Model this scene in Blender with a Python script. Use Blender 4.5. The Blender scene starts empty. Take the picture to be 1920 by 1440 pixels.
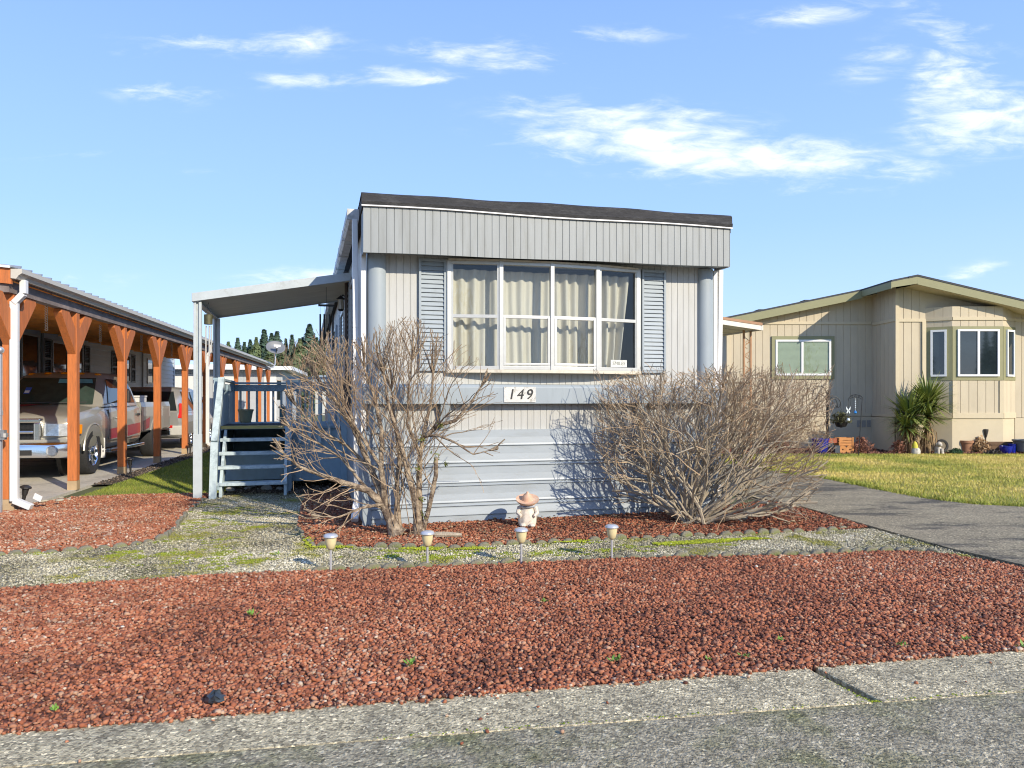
import bpy, bmesh, math, random
import numpy as np
from mathutils import Vector, Matrix, Euler
R = math.radians
scn = bpy.context.scene
C = scn.collection
# ------------------------------------------------------------------ camera, sky, sun, exposure
cam = bpy.data.objects.new('camera', bpy.data.cameras.new('camera'))
C.objects.link(cam)
cam.location = (0, 0, 1.42)
cam.rotation_euler = (R(90), 0, 0)
cam.data.sensor_width = 36
cam.data.lens = 36 * 1380 / 1920
cam.data.shift_y = 25 / 1920
cam.data.clip_end = 3000
scn.camera = cam
SUN_DIR = Vector((.66, -.75, 0)).normalized()
SUN_EL = R(27)
sun = bpy.data.objects.new('sun', bpy.data.lights.new('sun', 'SUN'))
C.objects.link(sun)
sun.data.energy = 3.9
sun.data.angle = R(.5)
sun.data.color = (1, .90, .74)
sv = Vector((SUN_DIR.x * math.cos(SUN_EL), SUN_DIR.y * math.cos(SUN_EL), math.sin(SUN_EL)))
sun.rotation_euler = sv.to_track_quat('Z', 'Y').to_euler()
scn.view_settings.view_transform = 'Standard'
scn.view_settings.look = 'None'
scn.view_settings.exposure = .46
scn.view_settings.gamma = 1
scn.cycles.filter_width = 1.1
world = bpy.data.worlds.new('World')
scn.world = world
world.use_nodes = True
wn, wl = world.node_tree.nodes, world.node_tree.links
wn.clear()
def WM(op, a, b=None, c=None):
    n = wn.new('ShaderNodeMath'); n.operation = op
    for i, v in enumerate((a, b, c)):
        if v is None: continue
        if isinstance(v, (int, float)): n.inputs[i].default_value = v
        else: wl.new(v, n.inputs[i])
    return n.outputs[0]
sky = wn.new('ShaderNodeTexSky'); sky.sky_type = 'NISHITA'; sky.sun_disc = False
sky.sun_elevation = SUN_EL
sky.sun_rotation = math.atan2(SUN_DIR.x, SUN_DIR.y)
sky.air_density = 1.0; sky.dust_density = .6; sky.ozone_density = 3.0
tint = wn.new('ShaderNodeMix'); tint.data_type = 'RGBA'; tint.blend_type = 'MULTIPLY'
tint.inputs[0].default_value = 1; tint.inputs[7].default_value = (.93, 1.0, 1.12, 1)
wl.new(sky.outputs[0], tint.inputs[6])
tc = wn.new('ShaderNodeTexCoord'); sp = wn.new('ShaderNodeSeparateXYZ')
wl.new(tc.outputs['Generated'], sp.inputs[0])
dx, dy, dz = sp.outputs
yy = WM('MAXIMUM', dy, .05)
ca, cb = WM('DIVIDE', dx, yy), WM('DIVIDE', dz, yy)
cv = wn.new('ShaderNodeCombineXYZ')
wl.new(ca, cv.inputs[0]); wl.new(cb, cv.inputs[1])
def wnoise(scale, sx, sy, rot, detail, dist):
    mp = wn.new('ShaderNodeMapping'); mp.inputs['Scale'].default_value = (sx, sy, 1); mp.inputs['Rotation'].default_value = (0, 0, R(rot))
    wl.new(cv.outputs[0], mp.inputs[0])
    n = wn.new('ShaderNodeTexNoise'); n.inputs['Scale'].default_value = scale; n.inputs['Detail'].default_value = detail
    n.inputs['Roughness'].default_value = .62; n.inputs['Distortion'].default_value = dist
    wl.new(mp.outputs[0], n.inputs['Vector'])
    return n.outputs[0]
n1 = wnoise(5, 1, 3.0, -10, 10, .6)
n2 = wnoise(13, 1, 3.6, 18, 9, .5)
# each cloud: direction (x/y, z/y), half width, half height, tilt, density
CLOUDS = [(.17, .355, .16, .042, -4, .95), (.30, .325, .20, .030, -3, .95), (.05, .40, .07, .02, 0, .5), (.46, .30, .12, .024, 6, .55), (.66, .375, .11, .038, 8, .95),
          (.60, .43, .05, .07, -35, .75), (.50, .46, .07, .035, 20, .35), (-.14, .435, .075, .014, -3, .6), (-.27, .432, .09, .012, 2, .55), (-.03, .462, .12, .018, -6, .6),
          (-.47, .415, .07, .018, -3, .55), (-.36, .485, .16, .022, -2, .5), (-.52, .465, .06, .012, 12, .4), (.08, .49, .18, .02, 3, .35), (-.28, .165, .10, .012, 2, .55), (.62, .17, .06, .012, 14, .4),
          (-.42, .305, .05, .008, 0, .25), (-.60, .33, .12, .008, 2, .25), (.60, .50, .10, .03, -20, .4), (.40, .52, .12, .02, 8, .35), (-.62, .155, .10, .015, 3, .4)]
tot = None
for (x0, y0, sx, sy, t, k) in CLOUDS:
    ct, st = math.cos(R(t)), math.sin(R(t))
    ex, ey = WM('SUBTRACT', ca, x0), WM('SUBTRACT', cb, y0)
    px = WM('MULTIPLY', WM('ADD', WM('MULTIPLY', ex, ct), WM('MULTIPLY', ey, st)), 1 / sx)
    py = WM('MULTIPLY', WM('SUBTRACT', WM('MULTIPLY', ey, ct), WM('MULTIPLY', ex, st)), 1 / sy)
    rr = WM('ADD', WM('MULTIPLY', px, px), WM('MULTIPLY', py, py))
    e = WM('MULTIPLY', WM('POWER', 2.718, WM('MULTIPLY', rr, -.9)), k)
    tot = e if tot is None else WM('MAXIMUM', tot, e)
nz = WM('ADD', WM('MULTIPLY', n1, .52), WM('MULTIPLY', n2, .48))
cl = WM('ADD', WM('MULTIPLY', tot, .62), WM('MULTIPLY', WM('SUBTRACT', nz, .5), 2.9))
cl = WM('MULTIPLY', cl, WM('MINIMUM', WM('MULTIPLY', tot, 3.0), 1.0))
ss = wn.new('ShaderNodeMapRange'); ss.interpolation_type = 'SMOOTHSTEP'
ss.inputs['From Min'].default_value = .02; ss.inputs['From Max'].default_value = .9
wl.new(cl, ss.inputs[0])
cfac = WM('MULTIPLY', WM('MULTIPLY', ss.outputs[0], WM('GREATER_THAN', dy, .06)), .82)
cm = wn.new('ShaderNodeMix'); cm.data_type = 'RGBA'
elev = wn.new('ShaderNodeValToRGB'); E_ = elev.color_ramp.elements
E_[0].position = 0; E_[0].color = (3.5, 4.65, 6.4, 1); E_[1].position = .6; E_[1].color = (1.25, 2.3, 5.3, 1)
e_ = E_.new(.22); e_.color = (2.25, 3.6, 6.15, 1)
wl.new(WM('MAXIMUM', dz, 0.0), elev.inputs[0])
sm = wn.new('ShaderNodeMix'); sm.data_type = 'RGBA'; sm.inputs[0].default_value = .85
wl.new(tint.outputs[2], sm.inputs[6]); wl.new(elev.outputs[0], sm.inputs[7])
wl.new(cfac, cm.inputs[0]); wl.new(sm.outputs[2], cm.inputs[6]); cm.inputs[7].default_value = (6.6, 6.7, 6.9, 1)
bg = wn.new('ShaderNodeBackground'); bg.inputs[1].default_value = .15
wl.new(cm.outputs[2], bg.inputs[0])
wo = wn.new('ShaderNodeOutputWorld'); wl.new(bg.outputs[0], wo.inputs[0])

# ------------------------------------------------------------------ helpers
rng = random.Random(7)
NR = np.random.default_rng(11)
MATS = {}
def M(name, col, rough=.6, metal=0., var=.12, scale=6., bump=0., bscale=60., col2=None, thr=(.45, .65), s2=3., spec=.5, stretch=None, coat=0., attr=None, emis=None, speck=None):
    if name in MATS: return MATS[name]
    m = bpy.data.materials.new(name); m.use_nodes = True
    nd, lk = m.node_tree.nodes, m.node_tree.links
    p = nd['Principled BSDF']
    p.inputs['Roughness'].default_value = rough; p.inputs['Metallic'].default_value = metal
    p.inputs['Specular IOR Level'].default_value = spec; p.inputs['Coat Weight'].default_value = coat
    t = nd.new('ShaderNodeTexCoord'); vec = t.outputs['Object']
    if stretch:
        mp = nd.new('ShaderNodeMapping'); mp.inputs['Scale'].default_value = stretch
        lk.new(vec, mp.inputs[0]); vec = mp.outputs[0]
    n = nd.new('ShaderNodeTexNoise'); n.inputs['Scale'].default_value = scale; n.inputs['Detail'].default_value = 6; n.inputs['Roughness'].default_value = .65
    lk.new(vec, n.inputs['Vector'])
    mr = nd.new('ShaderNodeMapRange'); mr.inputs['From Min'].default_value = .25; mr.inputs['From Max'].default_value = .75
    mr.inputs['To Min'].default_value = 1 - var; mr.inputs['To Max'].default_value = 1 + var
    lk.new(n.outputs[0], mr.inputs[0])
    mx = nd.new('ShaderNodeMix'); mx.data_type = 'RGBA'; mx.blend_type = 'MULTIPLY'; mx.inputs[0].default_value = 1
    mx.inputs[6].default_value = (*col, 1)
    if attr:
        a = nd.new('ShaderNodeAttribute'); a.attribute_name = 'rnd'
        cr = nd.new('ShaderNodeValToRGB'); cr.color_ramp.interpolation = 'LINEAR'
        els = cr.color_ramp.elements
        while len(els) < len(attr): els.new(.5)
        for e, (pos, cc) in zip(els, attr): e.position = pos; e.color = (*cc, 1)
        lk.new(a.outputs['Fac'], cr.inputs[0]); lk.new(cr.outputs[0], mx.inputs[6])
    lk.new(mr.outputs[0], mx.inputs[7])
    out = mx.outputs[2]
    if col2:
        n2 = nd.new('ShaderNodeTexNoise'); n2.inputs['Scale'].default_value = s2; n2.inputs['Detail'].default_value = 7; n2.inputs['Roughness'].default_value = .7
        lk.new(vec, n2.inputs['Vector'])
        r2 = nd.new('ShaderNodeMapRange'); r2.inputs['From Min'].default_value = thr[0]; r2.inputs['From Max'].default_value = thr[1]
        lk.new(n2.outputs[0], r2.inputs[0])
        m2 = nd.new('ShaderNodeMix'); m2.data_type = 'RGBA'; m2.inputs[7].default_value = (*col2, 1)
        lk.new(r2.outputs[0], m2.inputs[0]); lk.new(out, m2.inputs[6]); out = m2.outputs[2]
    lk.new(out, p.inputs['Base Color'])
    if speck:
        vo = nd.new('ShaderNodeTexVoronoi'); vo.inputs['Scale'].default_value = speck[0]; lk.new(t.outputs['Object'], vo.inputs['Vector'])
        sx = nd.new('ShaderNodeSeparateColor'); lk.new(vo.outputs['Color'], sx.inputs[0])
        r3 = nd.new('ShaderNodeMapRange'); r3.inputs['To Min'].default_value = speck[1]; r3.inputs['To Max'].default_value = speck[2]; lk.new(sx.outputs[0], r3.inputs[0])
        r4 = nd.new('ShaderNodeMapRange'); r4.inputs['From Min'].default_value = .88; r4.inputs['From Max'].default_value = .92; r4.inputs['To Min'].default_value = 1; r4.inputs['To Max'].default_value = 1.7; lk.new(sx.outputs[1], r4.inputs[0])
        mm = nd.new('ShaderNodeMath'); mm.operation = 'MULTIPLY'; lk.new(r3.outputs[0], mm.inputs[0]); lk.new(r4.outputs[0], mm.inputs[1])
        m3 = nd.new('ShaderNodeMix'); m3.data_type = 'RGBA'; m3.blend_type = 'MULTIPLY'; m3.inputs[0].default_value = 1
        lk.new(out, m3.inputs[6]); lk.new(mm.outputs[0], m3.inputs[7]); out = m3.outputs[2]; lk.new(out, p.inputs['Base Color'])
    if emis: p.inputs['Emission Color'].default_value = (*emis, 1); p.inputs['Emission Strength'].default_value = 1
    if bump:
        nb = nd.new('ShaderNodeTexNoise'); nb.inputs['Scale'].default_value = bscale; nb.inputs['Detail'].default_value = 4
        lk.new(vec, nb.inputs['Vector'])
        b = nd.new('ShaderNodeBump'); b.inputs['Strength'].default_value = bump; b.inputs['Distance'].default_value = .02
        lk.new(nb.outputs[0], b.inputs['Height']); lk.new(b.outputs[0], p.inputs['Normal'])
    MATS[name] = m
    return m
def glass_mat(name, tintc=(.85, .9, .9), refl=1.0, base=0.04):
    if name in MATS: return MATS[name]
    m = bpy.data.materials.new(name); m.use_nodes = True
    nd, lk = m.node_tree.nodes, m.node_tree.links
    nd.clear()
    tr = nd.new('ShaderNodeBsdfTransparent'); tr.inputs[0].default_value = (*tintc, 1)
    gl = nd.new('ShaderNodeBsdfGlossy'); gl.inputs['Roughness'].default_value = .02
    lw = nd.new('ShaderNodeLayerWeight'); lw.inputs[0].default_value = .5
    fr = nd.new('ShaderNodeMath'); fr.operation = 'POWER'; fr.inputs[1].default_value = 4.0; lk.new(lw.outputs['Facing'], fr.inputs[0])
    mu = nd.new('ShaderNodeMath'); mu.operation = 'MULTIPLY_ADD'; mu.inputs[1].default_value = refl; mu.inputs[2].default_value = base
    lk.new(fr.outputs[0], mu.inputs[0])
    n = nd.new('ShaderNodeTexNoise'); n.inputs['Scale'].default_value = 3.0
    b = nd.new('ShaderNodeBump'); b.inputs['Strength'].default_value = .04; b.inputs['Distance'].default_value = .05
    lk.new(n.outputs[0], b.inputs['Height']); lk.new(b.outputs[0], gl.inputs['Normal'])
    mx = nd.new('ShaderNodeMixShader'); lk.new(mu.outputs[0], mx.inputs[0]); lk.new(tr.outputs[0], mx.inputs[1]); lk.new(gl.outputs[0], mx.inputs[2])
    o = nd.new('ShaderNodeOutputMaterial'); lk.new(mx.outputs[0], o.inputs[0])
    MATS[name] = m
    return m

class MB:
    def __init__(s): s.v = []; s.f = []
    def add(s, vs, fs):
        o = len(s.v); s.v += [tuple(v) for v in vs]; s.f += [tuple(i + o for i in f) for f in fs]; return s
    def box(s, x0, x1, y0, y1, z0, z1):
        return s.add([(x0, y0, z0), (x1, y0, z0), (x1, y1, z0), (x0, y1, z0), (x0, y0, z1), (x1, y0, z1), (x1, y1, z1), (x0, y1, z1)],
                     [(3, 2, 1, 0), (4, 5, 6, 7), (0, 1, 5, 4), (1, 2, 6, 5), (2, 3, 7, 6), (3, 0, 4, 7)])
    def prism(s, poly, vec):
        n = len(poly); P = [Vector(p) for p in poly]; V = Vector(vec)
        return s.add(P + [p + V for p in P], [tuple(range(n))[::-1], tuple(range(n, 2 * n))] + [(i, (i + 1) % n, n + (i + 1) % n, n + i) for i in range(n)])
    def bar(s, a, b, w, h=None, up=(0, 0, 1)):
        a, b = Vector(a), Vector(b); h = h or w; d = (b - a).normalized(); u = Vector(up)
        if abs(d.dot(u)) > .98: u = Vector((1, 0, 0))
        x = d.cross(u).normalized() * (w / 2); y = x.cross(d).normalized() * (h / 2)
        return s.add([a - x - y, a + x - y, a + x + y, a - x + y, b - x - y, b + x - y, b + x + y, b - x + y],
                     [(3, 2, 1, 0), (4, 5, 6, 7), (0, 1, 5, 4), (1, 2, 6, 5), (2, 3, 7, 6), (3, 0, 4, 7)])
    def tube(s, pts, rad, n=8, cap=True):
        pts = [Vector(p) for p in pts]
        if not isinstance(rad, (list, tuple)): rad = [rad] * len(pts)
        vs, fs = [], []; u = None
        for i, p in enumerate(pts):
            d = (pts[min(i + 1, len(pts) - 1)] - pts[max(i - 1, 0)])
            d = d.normalized() if d.length > 1e-9 else Vector((0, 0, 1))
            if u is None: u = d.orthogonal().normalized()
            u = (u - d * u.dot(d)); u = u.normalized() if u.length > 1e-6 else d.orthogonal().normalized()
            w = d.cross(u)
            for k in range(n):
                a = 2 * math.pi * k / n
                vs.append(p + (u * math.cos(a) + w * math.sin(a)) * rad[i])
        for i in range(len(pts) - 1):
            for k in range(n): fs.append((i * n + k, i * n + (k + 1) % n, (i + 1) * n + (k + 1) % n, (i + 1) * n + k))
        if cap: fs += [tuple(range(n))[::-1], tuple(range((len(pts) - 1) * n, len(pts) * n))]
        return s.add(vs, fs)
    def lathe(s, prof, n=20, c=(0, 0, 0), axis='z'):
        vs, fs = [], []
        for (r, z) in prof:
            for k in range(n):
                a = 2 * math.pi * k / n; x, y = r * math.cos(a), r * math.sin(a)
                vs.append({'z': (c[0] + x, c[1] + y, c[2] + z), 'x': (c[0] + z, c[1] + x, c[2] + y), 'y': (c[0] + x, c[1] + z, c[2] - y)}[axis])
        for i in range(len(prof) - 1):
            for k in range(n): fs.append((i * n + k, i * n + (k + 1) % n, (i + 1) * n + (k + 1) % n, (i + 1) * n + k))
        return s.add(vs, fs)
    def ball(s, c, r, n=10, m=6, sc=(1, 1, 1)):
        return s.add(*sphere(c, r, n, m, sc))
    def build(s, name, m, parent=None, smooth=False, bevel=0., solid=0.):
        me = bpy.data.meshes.new(name); me.from_pydata(s.v, [], s.f); me.update()
        bm = bmesh.new(); bm.from_mesh(me); bmesh.ops.recalc_face_normals(bm, faces=bm.faces)
        if bevel: bmesh.ops.bevel(bm, geom=[e for e in bm.edges if len(e.link_faces) == 2 and e.calc_face_angle(0) > .5], offset=bevel, segments=2, affect='EDGES', profile=.6)
        if smooth:
            for f in bm.faces: f.smooth = True
            for e in bm.edges:
                if len(e.link_faces) == 2 and e.calc_face_angle(0) > R(40): e.smooth = False
        bm.to_mesh(me); bm.free()
        me.materials.append(m)
        o = bpy.data.objects.new(name, me); C.objects.link(o)
        if solid:
            md = o.modifiers.new('solid', 'SOLIDIFY'); md.thickness = solid
        if parent: o.parent = parent
        return o
def sphere(c, r, n=10, m=6, sc=(1, 1, 1)):
    vs, fs = [], []
    for i in range(m + 1):
        t = math.pi * i / m
        for k in range(n):
            a = 2 * math.pi * k / n
            vs.append((c[0] + r * sc[0] * math.sin(t) * math.cos(a), c[1] + r * sc[1] * math.sin(t) * math.sin(a), c[2] + r * sc[2] * math.cos(t)))
    for i in range(m):
        for k in range(n): fs.append((i * n + k, i * n + (k + 1) % n, (i + 1) * n + (k + 1) % n, (i + 1) * n + k))
    return vs, fs
def tag(o, label=None, cat=None, group=None, kind=None):
    if label: o['label'] = label
    if cat: o['category'] = cat
    if group: o['group'] = group
    if kind: o['kind'] = kind
    return o
def thing(name, loc, rz, label, cat, group=None):
    o = bpy.data.objects.new(name, None); C.objects.link(o); o.empty_display_size = .2
    o.location = loc; o.rotation_euler = (0, 0, R(rz))
    return tag(o, label, cat, group)
def dup(root, loc, rz=None, label=None):
    def cp(o, par):
        c = o.copy(); C.objects.link(c); c.parent = par
        for ch in list(o.children): cp(ch, c)
        return c
    r = cp(root, None); r.location = loc
    if rz is not None: r.rotation_euler = (0, 0, R(rz))
    if label: r['label'] = label
    return r
def frame(ox, oy, deg):
    c, s = math.cos(R(deg)), math.sin(R(deg))
    return lambda u, v, z=0: (ox + u * c - v * s, oy + u * s + v * c, z)
HA, CA = 15.6, 11.55
HF, CF = frame(-1.6, 8.16, HA), frame(-6.75, 11.33, CA)
def sheet(name, poly, z, m, label=None, kind='structure', cat=None):
    me = bpy.data.meshes.new(name); me.from_pydata([(p[0], p[1], z) for p in poly], [], [tuple(range(len(poly)))]); me.update()
    bm = bmesh.new(); bm.from_mesh(me); bmesh.ops.triangulate(bm, faces=bm.faces); bmesh.ops.recalc_face_normals(bm, faces=bm.faces)
    if bm.faces and bm.faces[0].normal.z < 0: bmesh.ops.reverse_faces(bm, faces=bm.faces)
    bm.to_mesh(me); bm.free(); me.materials.append(m)
    o = bpy.data.objects.new(name, me); C.objects.link(o)
    return tag(o, label, cat, None, kind)
def np_mesh(name, V, F, m, rnd=None, smooth=False):
    me = bpy.data.meshes.new(name); nv, (nf, k) = len(V), F.shape
    me.vertices.add(nv); me.vertices.foreach_set('co', V.astype(np.float32).ravel())
    me.loops.add(nf * k); me.loops.foreach_set('vertex_index', F.astype(np.int32).ravel())
    me.polygons.add(nf); me.polygons.foreach_set('loop_start', np.arange(0, nf * k, k, dtype=np.int32))
    if rnd is not None:
        a = me.attributes.new('rnd', 'FLOAT', 'POINT'); a.data.foreach_set('value', rnd.astype(np.float32))
    me.update(calc_edges=True); me.materials.append(m)
    if smooth: me.polygons.foreach_set('use_smooth', np.ones(nf, dtype=bool))
    o = bpy.data.objects.new(name, me); C.objects.link(o)
    return o
def inpoly(P, poly):
    x, y = P[:, 0], P[:, 1]; c = np.zeros(len(P), bool); n = len(poly)
    for i in range(n):
        x1, y1 = poly[i][:2]; x2, y2 = poly[(i + 1) % n][:2]
        if y1 == y2: continue
        c ^= ((y1 > y) != (y2 > y)) & (x < (x2 - x1) * (y - y1) / (y2 - y1) + x1)
    return c
def scatter(poly, sp, jit=.6):
    A = np.array([p[:2] for p in poly]); lo, hi = A.min(0), A.max(0)
    gx, gy = np.meshgrid(np.arange(lo[0], hi[0], sp), np.arange(lo[1], hi[1], sp))
    P = np.stack([gx.ravel(), gy.ravel()], 1); P += NR.uniform(-jit, jit, P.shape) * sp
    return P[inpoly(P, poly)]
def ico():
    t = (1 + 5 ** .5) / 2
    v = np.array([(-1, t, 0), (1, t, 0), (-1, -t, 0), (1, -t, 0), (0, -1, t), (0, 1, t), (0, -1, -t), (0, 1, -t), (t, 0, -1), (t, 0, 1), (-t, 0, -1), (-t, 0, 1)])
    f = np.array([(0, 11, 5), (0, 5, 1), (0, 1, 7), (0, 7, 10), (0, 10, 11), (1, 5, 9), (5, 11, 4), (11, 10, 2), (10, 7, 6), (7, 1, 8), (3, 9, 4), (3, 4, 2), (3, 2, 6), (3, 6, 8), (3, 8, 9), (4, 9, 5), (2, 4, 11), (6, 2, 10), (8, 6, 7), (9, 8, 1)])
    return v / np.linalg.norm(v[0]), f
def rocks(name, P, smin, smax, z, m, flat=.75, lift=.3, rnd=None):
    v0, f0 = ico(); n = len(P)
    s = NR.uniform(smin, smax, n) * NR.choice([.6, .8, 1, 1, 1.1, 1.35], n)
    V = v0[None] * NR.uniform(.6, 1.32, (n, 12, 1)) * (s[:, None] * NR.uniform(.7, 1.15, (n, 3)))[:, None, :]
    q = NR.normal(size=(n, 4)); q /= np.linalg.norm(q, axis=1)[:, None]; w, x, y, zz = q.T
    Rm = np.stack([1 - 2 * (y * y + zz * zz), 2 * (x * y - zz * w), 2 * (x * zz + y * w), 2 * (x * y + zz * w), 1 - 2 * (x * x + zz * zz), 2 * (y * zz - x * w), 2 * (x * zz - y * w), 2 * (y * zz + x * w), 1 - 2 * (x * x + y * y)], 1).reshape(n, 3, 3)
    V = np.einsum('nij,nkj->nki', Rm, V); V[:, :, 2] *= flat
    V[:, :, 0] += P[:, 0, None]; V[:, :, 1] += P[:, 1, None]; V[:, :, 2] += (z + s * lift + NR.uniform(0, smax * .7, n) * (NR.random(n) < .45))[:, None]
    F = (f0[None] + (np.arange(n) * 12)[:, None, None]).reshape(-1, 3)
    rv = NR.random(n) if rnd is None else rnd
    return np_mesh(name, V.reshape(-1, 3), F, m, np.repeat(rv, 12))
def vnoise(P, sc, seed=0):
    g = np.random.default_rng(seed).random((128, 128)); p = P * sc; i = np.floor(p).astype(int); f = p - i; f = f * f * (3 - 2 * f)
    a = lambda dx, dy: g[(i[:, 0] + dx) % 128, (i[:, 1] + dy) % 128]
    return (a(0, 0) * (1 - f[:, 0]) + a(1, 0) * f[:, 0]) * (1 - f[:, 1]) + (a(0, 1) * (1 - f[:, 0]) + a(1, 1) * f[:, 0]) * f[:, 1]
def blades(name, P, h, w, z, m, rnd, lean=.5):
    n = len(P); a = NR.uniform(0, 2 * np.pi, n); hh = h * NR.uniform(.5, 1.2, n)
    dx, dy = np.cos(a) * w, np.sin(a) * w
    lx, ly = NR.normal(0, lean, n) * hh, NR.normal(0, lean, n) * hh
    V = np.zeros((n, 3, 3)); V[:, 0, 0] = P[:, 0] - dx; V[:, 0, 1] = P[:, 1] - dy; V[:, 1, 0] = P[:, 0] + dx; V[:, 1, 1] = P[:, 1] + dy
    V[:, :2, 2] = z; V[:, 2, 0] = P[:, 0] + lx; V[:, 2, 1] = P[:, 1] + ly; V[:, 2, 2] = z + hh
    return np_mesh(name, V.reshape(-1, 3), np.arange(3 * n).reshape(n, 3), m, np.repeat(rnd, 3))
def grooved(mb, u0, u1, y, z0, ztop, sp, gw, gd, zb=None, ax='x'):
    # board face with real vertical grooves, facing -y (ax x) ; ztop(u) and zb(u) may slope
    zt = ztop if callable(ztop) else (lambda u: ztop); zb = zb or (lambda u: z0)
    us = []; u = u0
    while u < u1 - 1e-6:
        e = min(u + sp, u1)
        us += [(u, 0), (max(u, e - gw), 0)]
        if e < u1: us += [(e - gw * .6, gd), (e - gw * .3, gd)]
        u = e
    us.append((u1, 0))
    vs, fs = [], []
    for (u, d) in us:
        for z in (zb(u), zt(u)): vs.append((u, y + d, z) if ax == 'x' else (y + d, u, z))
    for i in range(len(us) - 1): fs.append((2 * i, 2 * i + 2, 2 * i + 3, 2 * i + 1))
    mb.add(vs, fs)
def text_mesh(name, s, size, m, parent, loc, rot=(90, 0, 0), depth=.004, shear=0):
    cu = bpy.data.curves.new(name, 'FONT'); cu.body = s; cu.size = size; cu.extrude = depth / 2; cu.align_x = 'CENTER'; cu.align_y = 'CENTER'; cu.shear = shear
    t = bpy.data.objects.new(name, cu); C.objects.link(t)
    dg = bpy.context.evaluated_depsgraph_get(); me = bpy.data.meshes.new_from_object(t.evaluated_get(dg))
    bpy.data.objects.remove(t)
    me.materials.clear(); me.materials.append(m)
    o = bpy.data.objects.new(name, me); C.objects.link(o); o.parent = parent; o.location = loc; o.rotation_euler = [R(a) for a in rot]
    return o
def boolean_cut(o, cutters):
    for c in cutters:
        md = o.modifiers.new('cut', 'BOOLEAN'); md.operation = 'DIFFERENCE'; md.object = c; md.solver = 'EXACT'
    dg = bpy.context.evaluated_depsgraph_get(); me = bpy.data.meshes.new_from_object(o.evaluated_get(dg))
    o.modifiers.clear(); o.data = me
    for c in cutters: bpy.data.objects.remove(c)
# ------------------------------------------------------------------ ground
LAVA = [(0, (.055, .02, .012)), (.18, (.17, .056, .028)), (.42, (.33, .105, .046)), (.66, (.40, .162, .08)), (.88, (.42, .25, .15)), (1, (.52, .41, .30))]
GRAV = [(0, (.085, .075, .05)), (.3, (.30, .265, .165)), (.6, (.50, .445, .30)), (.85, (.66, .60, .44)), (1, (.80, .74, .60))]
m_lava = M('lava_rock', (.3, .1, .07), .9, var=.35, scale=2.2, attr=LAVA)
m_lavab = M('lava_base', (.12, .04, .028), .95, var=.5, scale=30, bump=1, bscale=45)
m_grav = M('gravel', (.3, .3, .25), .9, var=.25, scale=2, attr=GRAV, col2=(.26, .245, .04), thr=(.51, .62), s2=1.9)
m_gravb = M('gravel_base', (.26, .25, .2), .95, var=.5, scale=55, bump=1, bscale=90, col2=(.14, .15, .03), thr=(.52, .62), s2=1.7)
m_conc = M('exposed_aggregate', (.50, .42, .26), .95, spec=.2, var=.3, scale=9, bump=.8, bscale=90, col2=(.27, .235, .16), thr=(.45, .75), s2=2.6, speck=(75, .45, 1.45))
m_asph = M('asphalt', (.30, .25, .16), .95, var=.18, scale=3, bump=.6, bscale=110, col2=(.12, .105, .078), thr=(.52, .6), s2=1.25, stretch=(.4, 1, 1), spec=.2, speck=(75, .6, 1.35))
m_road = M('road_asphalt', (.33, .285, .19), .95, var=.3, scale=6, bump=.8, bscale=90, col2=(.19, .18, .085), thr=(.48, .66), s2=2.2, spec=.2, speck=(80, .5, 1.4))
m_slab = M('slab_concrete', (.50, .46, .37), .85, var=.2, scale=20, bump=.2, bscale=60, col2=(.26, .24, .2), thr=(.5, .7), s2=1.2)
m_soil = M('soil', (.10, .085, .06), .95, var=.4, scale=30, bump=1, bscale=50)
m_turf = M('turf', (.24, .23, .045), .95, var=.35, scale=14, bump=1, bscale=70, col2=(.44, .36, .10), thr=(.4, .6), s2=.9)
sheet('ground', [(-400, -300), (400, -300), (400, 600), (-400, 600)], -.04, M('far_grass', (.10, .11, .04), .95, var=.3, scale=.4))
kin = lambda x: 3.525 + .205 * x
kout = lambda x: 3.12 + .165 * x
sheet('road', [(-60, kout(-60) - 12), (60, kout(60) - 12), (60, kout(60) + .01), (-60, kout(-60) + .01)], .008, m_road)
for (a, b) in ((-9, -4.6), (-4.57, 1.535), (1.585, 7.0), (7.03, 13)):
    mb = MB(); sk = -.29
    pin = lambda x: (x, kin(x)); pout = lambda x: (x - sk * .45, kout(x - sk * .45))
    mb.prism([(*pin(a), -.1), (*pin(b), -.1), (*pout(b), -.1), (*pout(a), -.1)], (0, 0, .112))
    tag(mb.build('pavement', m_conc, bevel=.008), kind='structure')
BED_TOP = [(-6.5, 5.0), (-3.82, 5.49), (-3.13, 5.68), (-2.32, 5.94), (-1.58, 6.07), (-.72, 6.18), (.18, 6.36), (.9, 6.51), (1.62, 6.58), (2.6, 6.64), (3.3, 6.8), (3.72, 6.84), (3.98, 6.68), (4.2, 6.3)]
BED = BED_TOP + [(4.36, 6.0), (4.72, kin(4.72)), (-6.5, kin(-6.5))]
PATH2 = [(-2.35, 8.05), (-2.12, 7.45), (-1.9, 7.1), (-1.33, 7.03), (-.56, 7.0), (.21, 7.22), (1.03, 7.42), (1.89, 7.6), (2.75, 7.75), (3.7, 8.0)]
HBED = PATH2 + [(3.92, 8.1), (3.72, 9.5), (3.5, 10.2), (2.75, 9.6), (-1.6, 8.35), (-2.05, 9.8), (-2.55, 11.5), (-3.2, 11.4), (-3.0, 10.7), (-2.75, 9.6)]
LBED_E = [(-6.5, 6.2), (-4.67, 6.68), (-4.1, 6.86), (-3.7, 7.1), (-3.52, 7.5), (-3.73, 8.2), (-4.03, 9.1), (-4.3, 10.3)]
LBED = LBED_E + [(-4.4, 10.85), (-4.81, 10.9), (-5.6, 10.78), (-6.25, 10.5), (-6.55, 9.5), (-7.2, 7.5), (-7.0, 6.0)]
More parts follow.
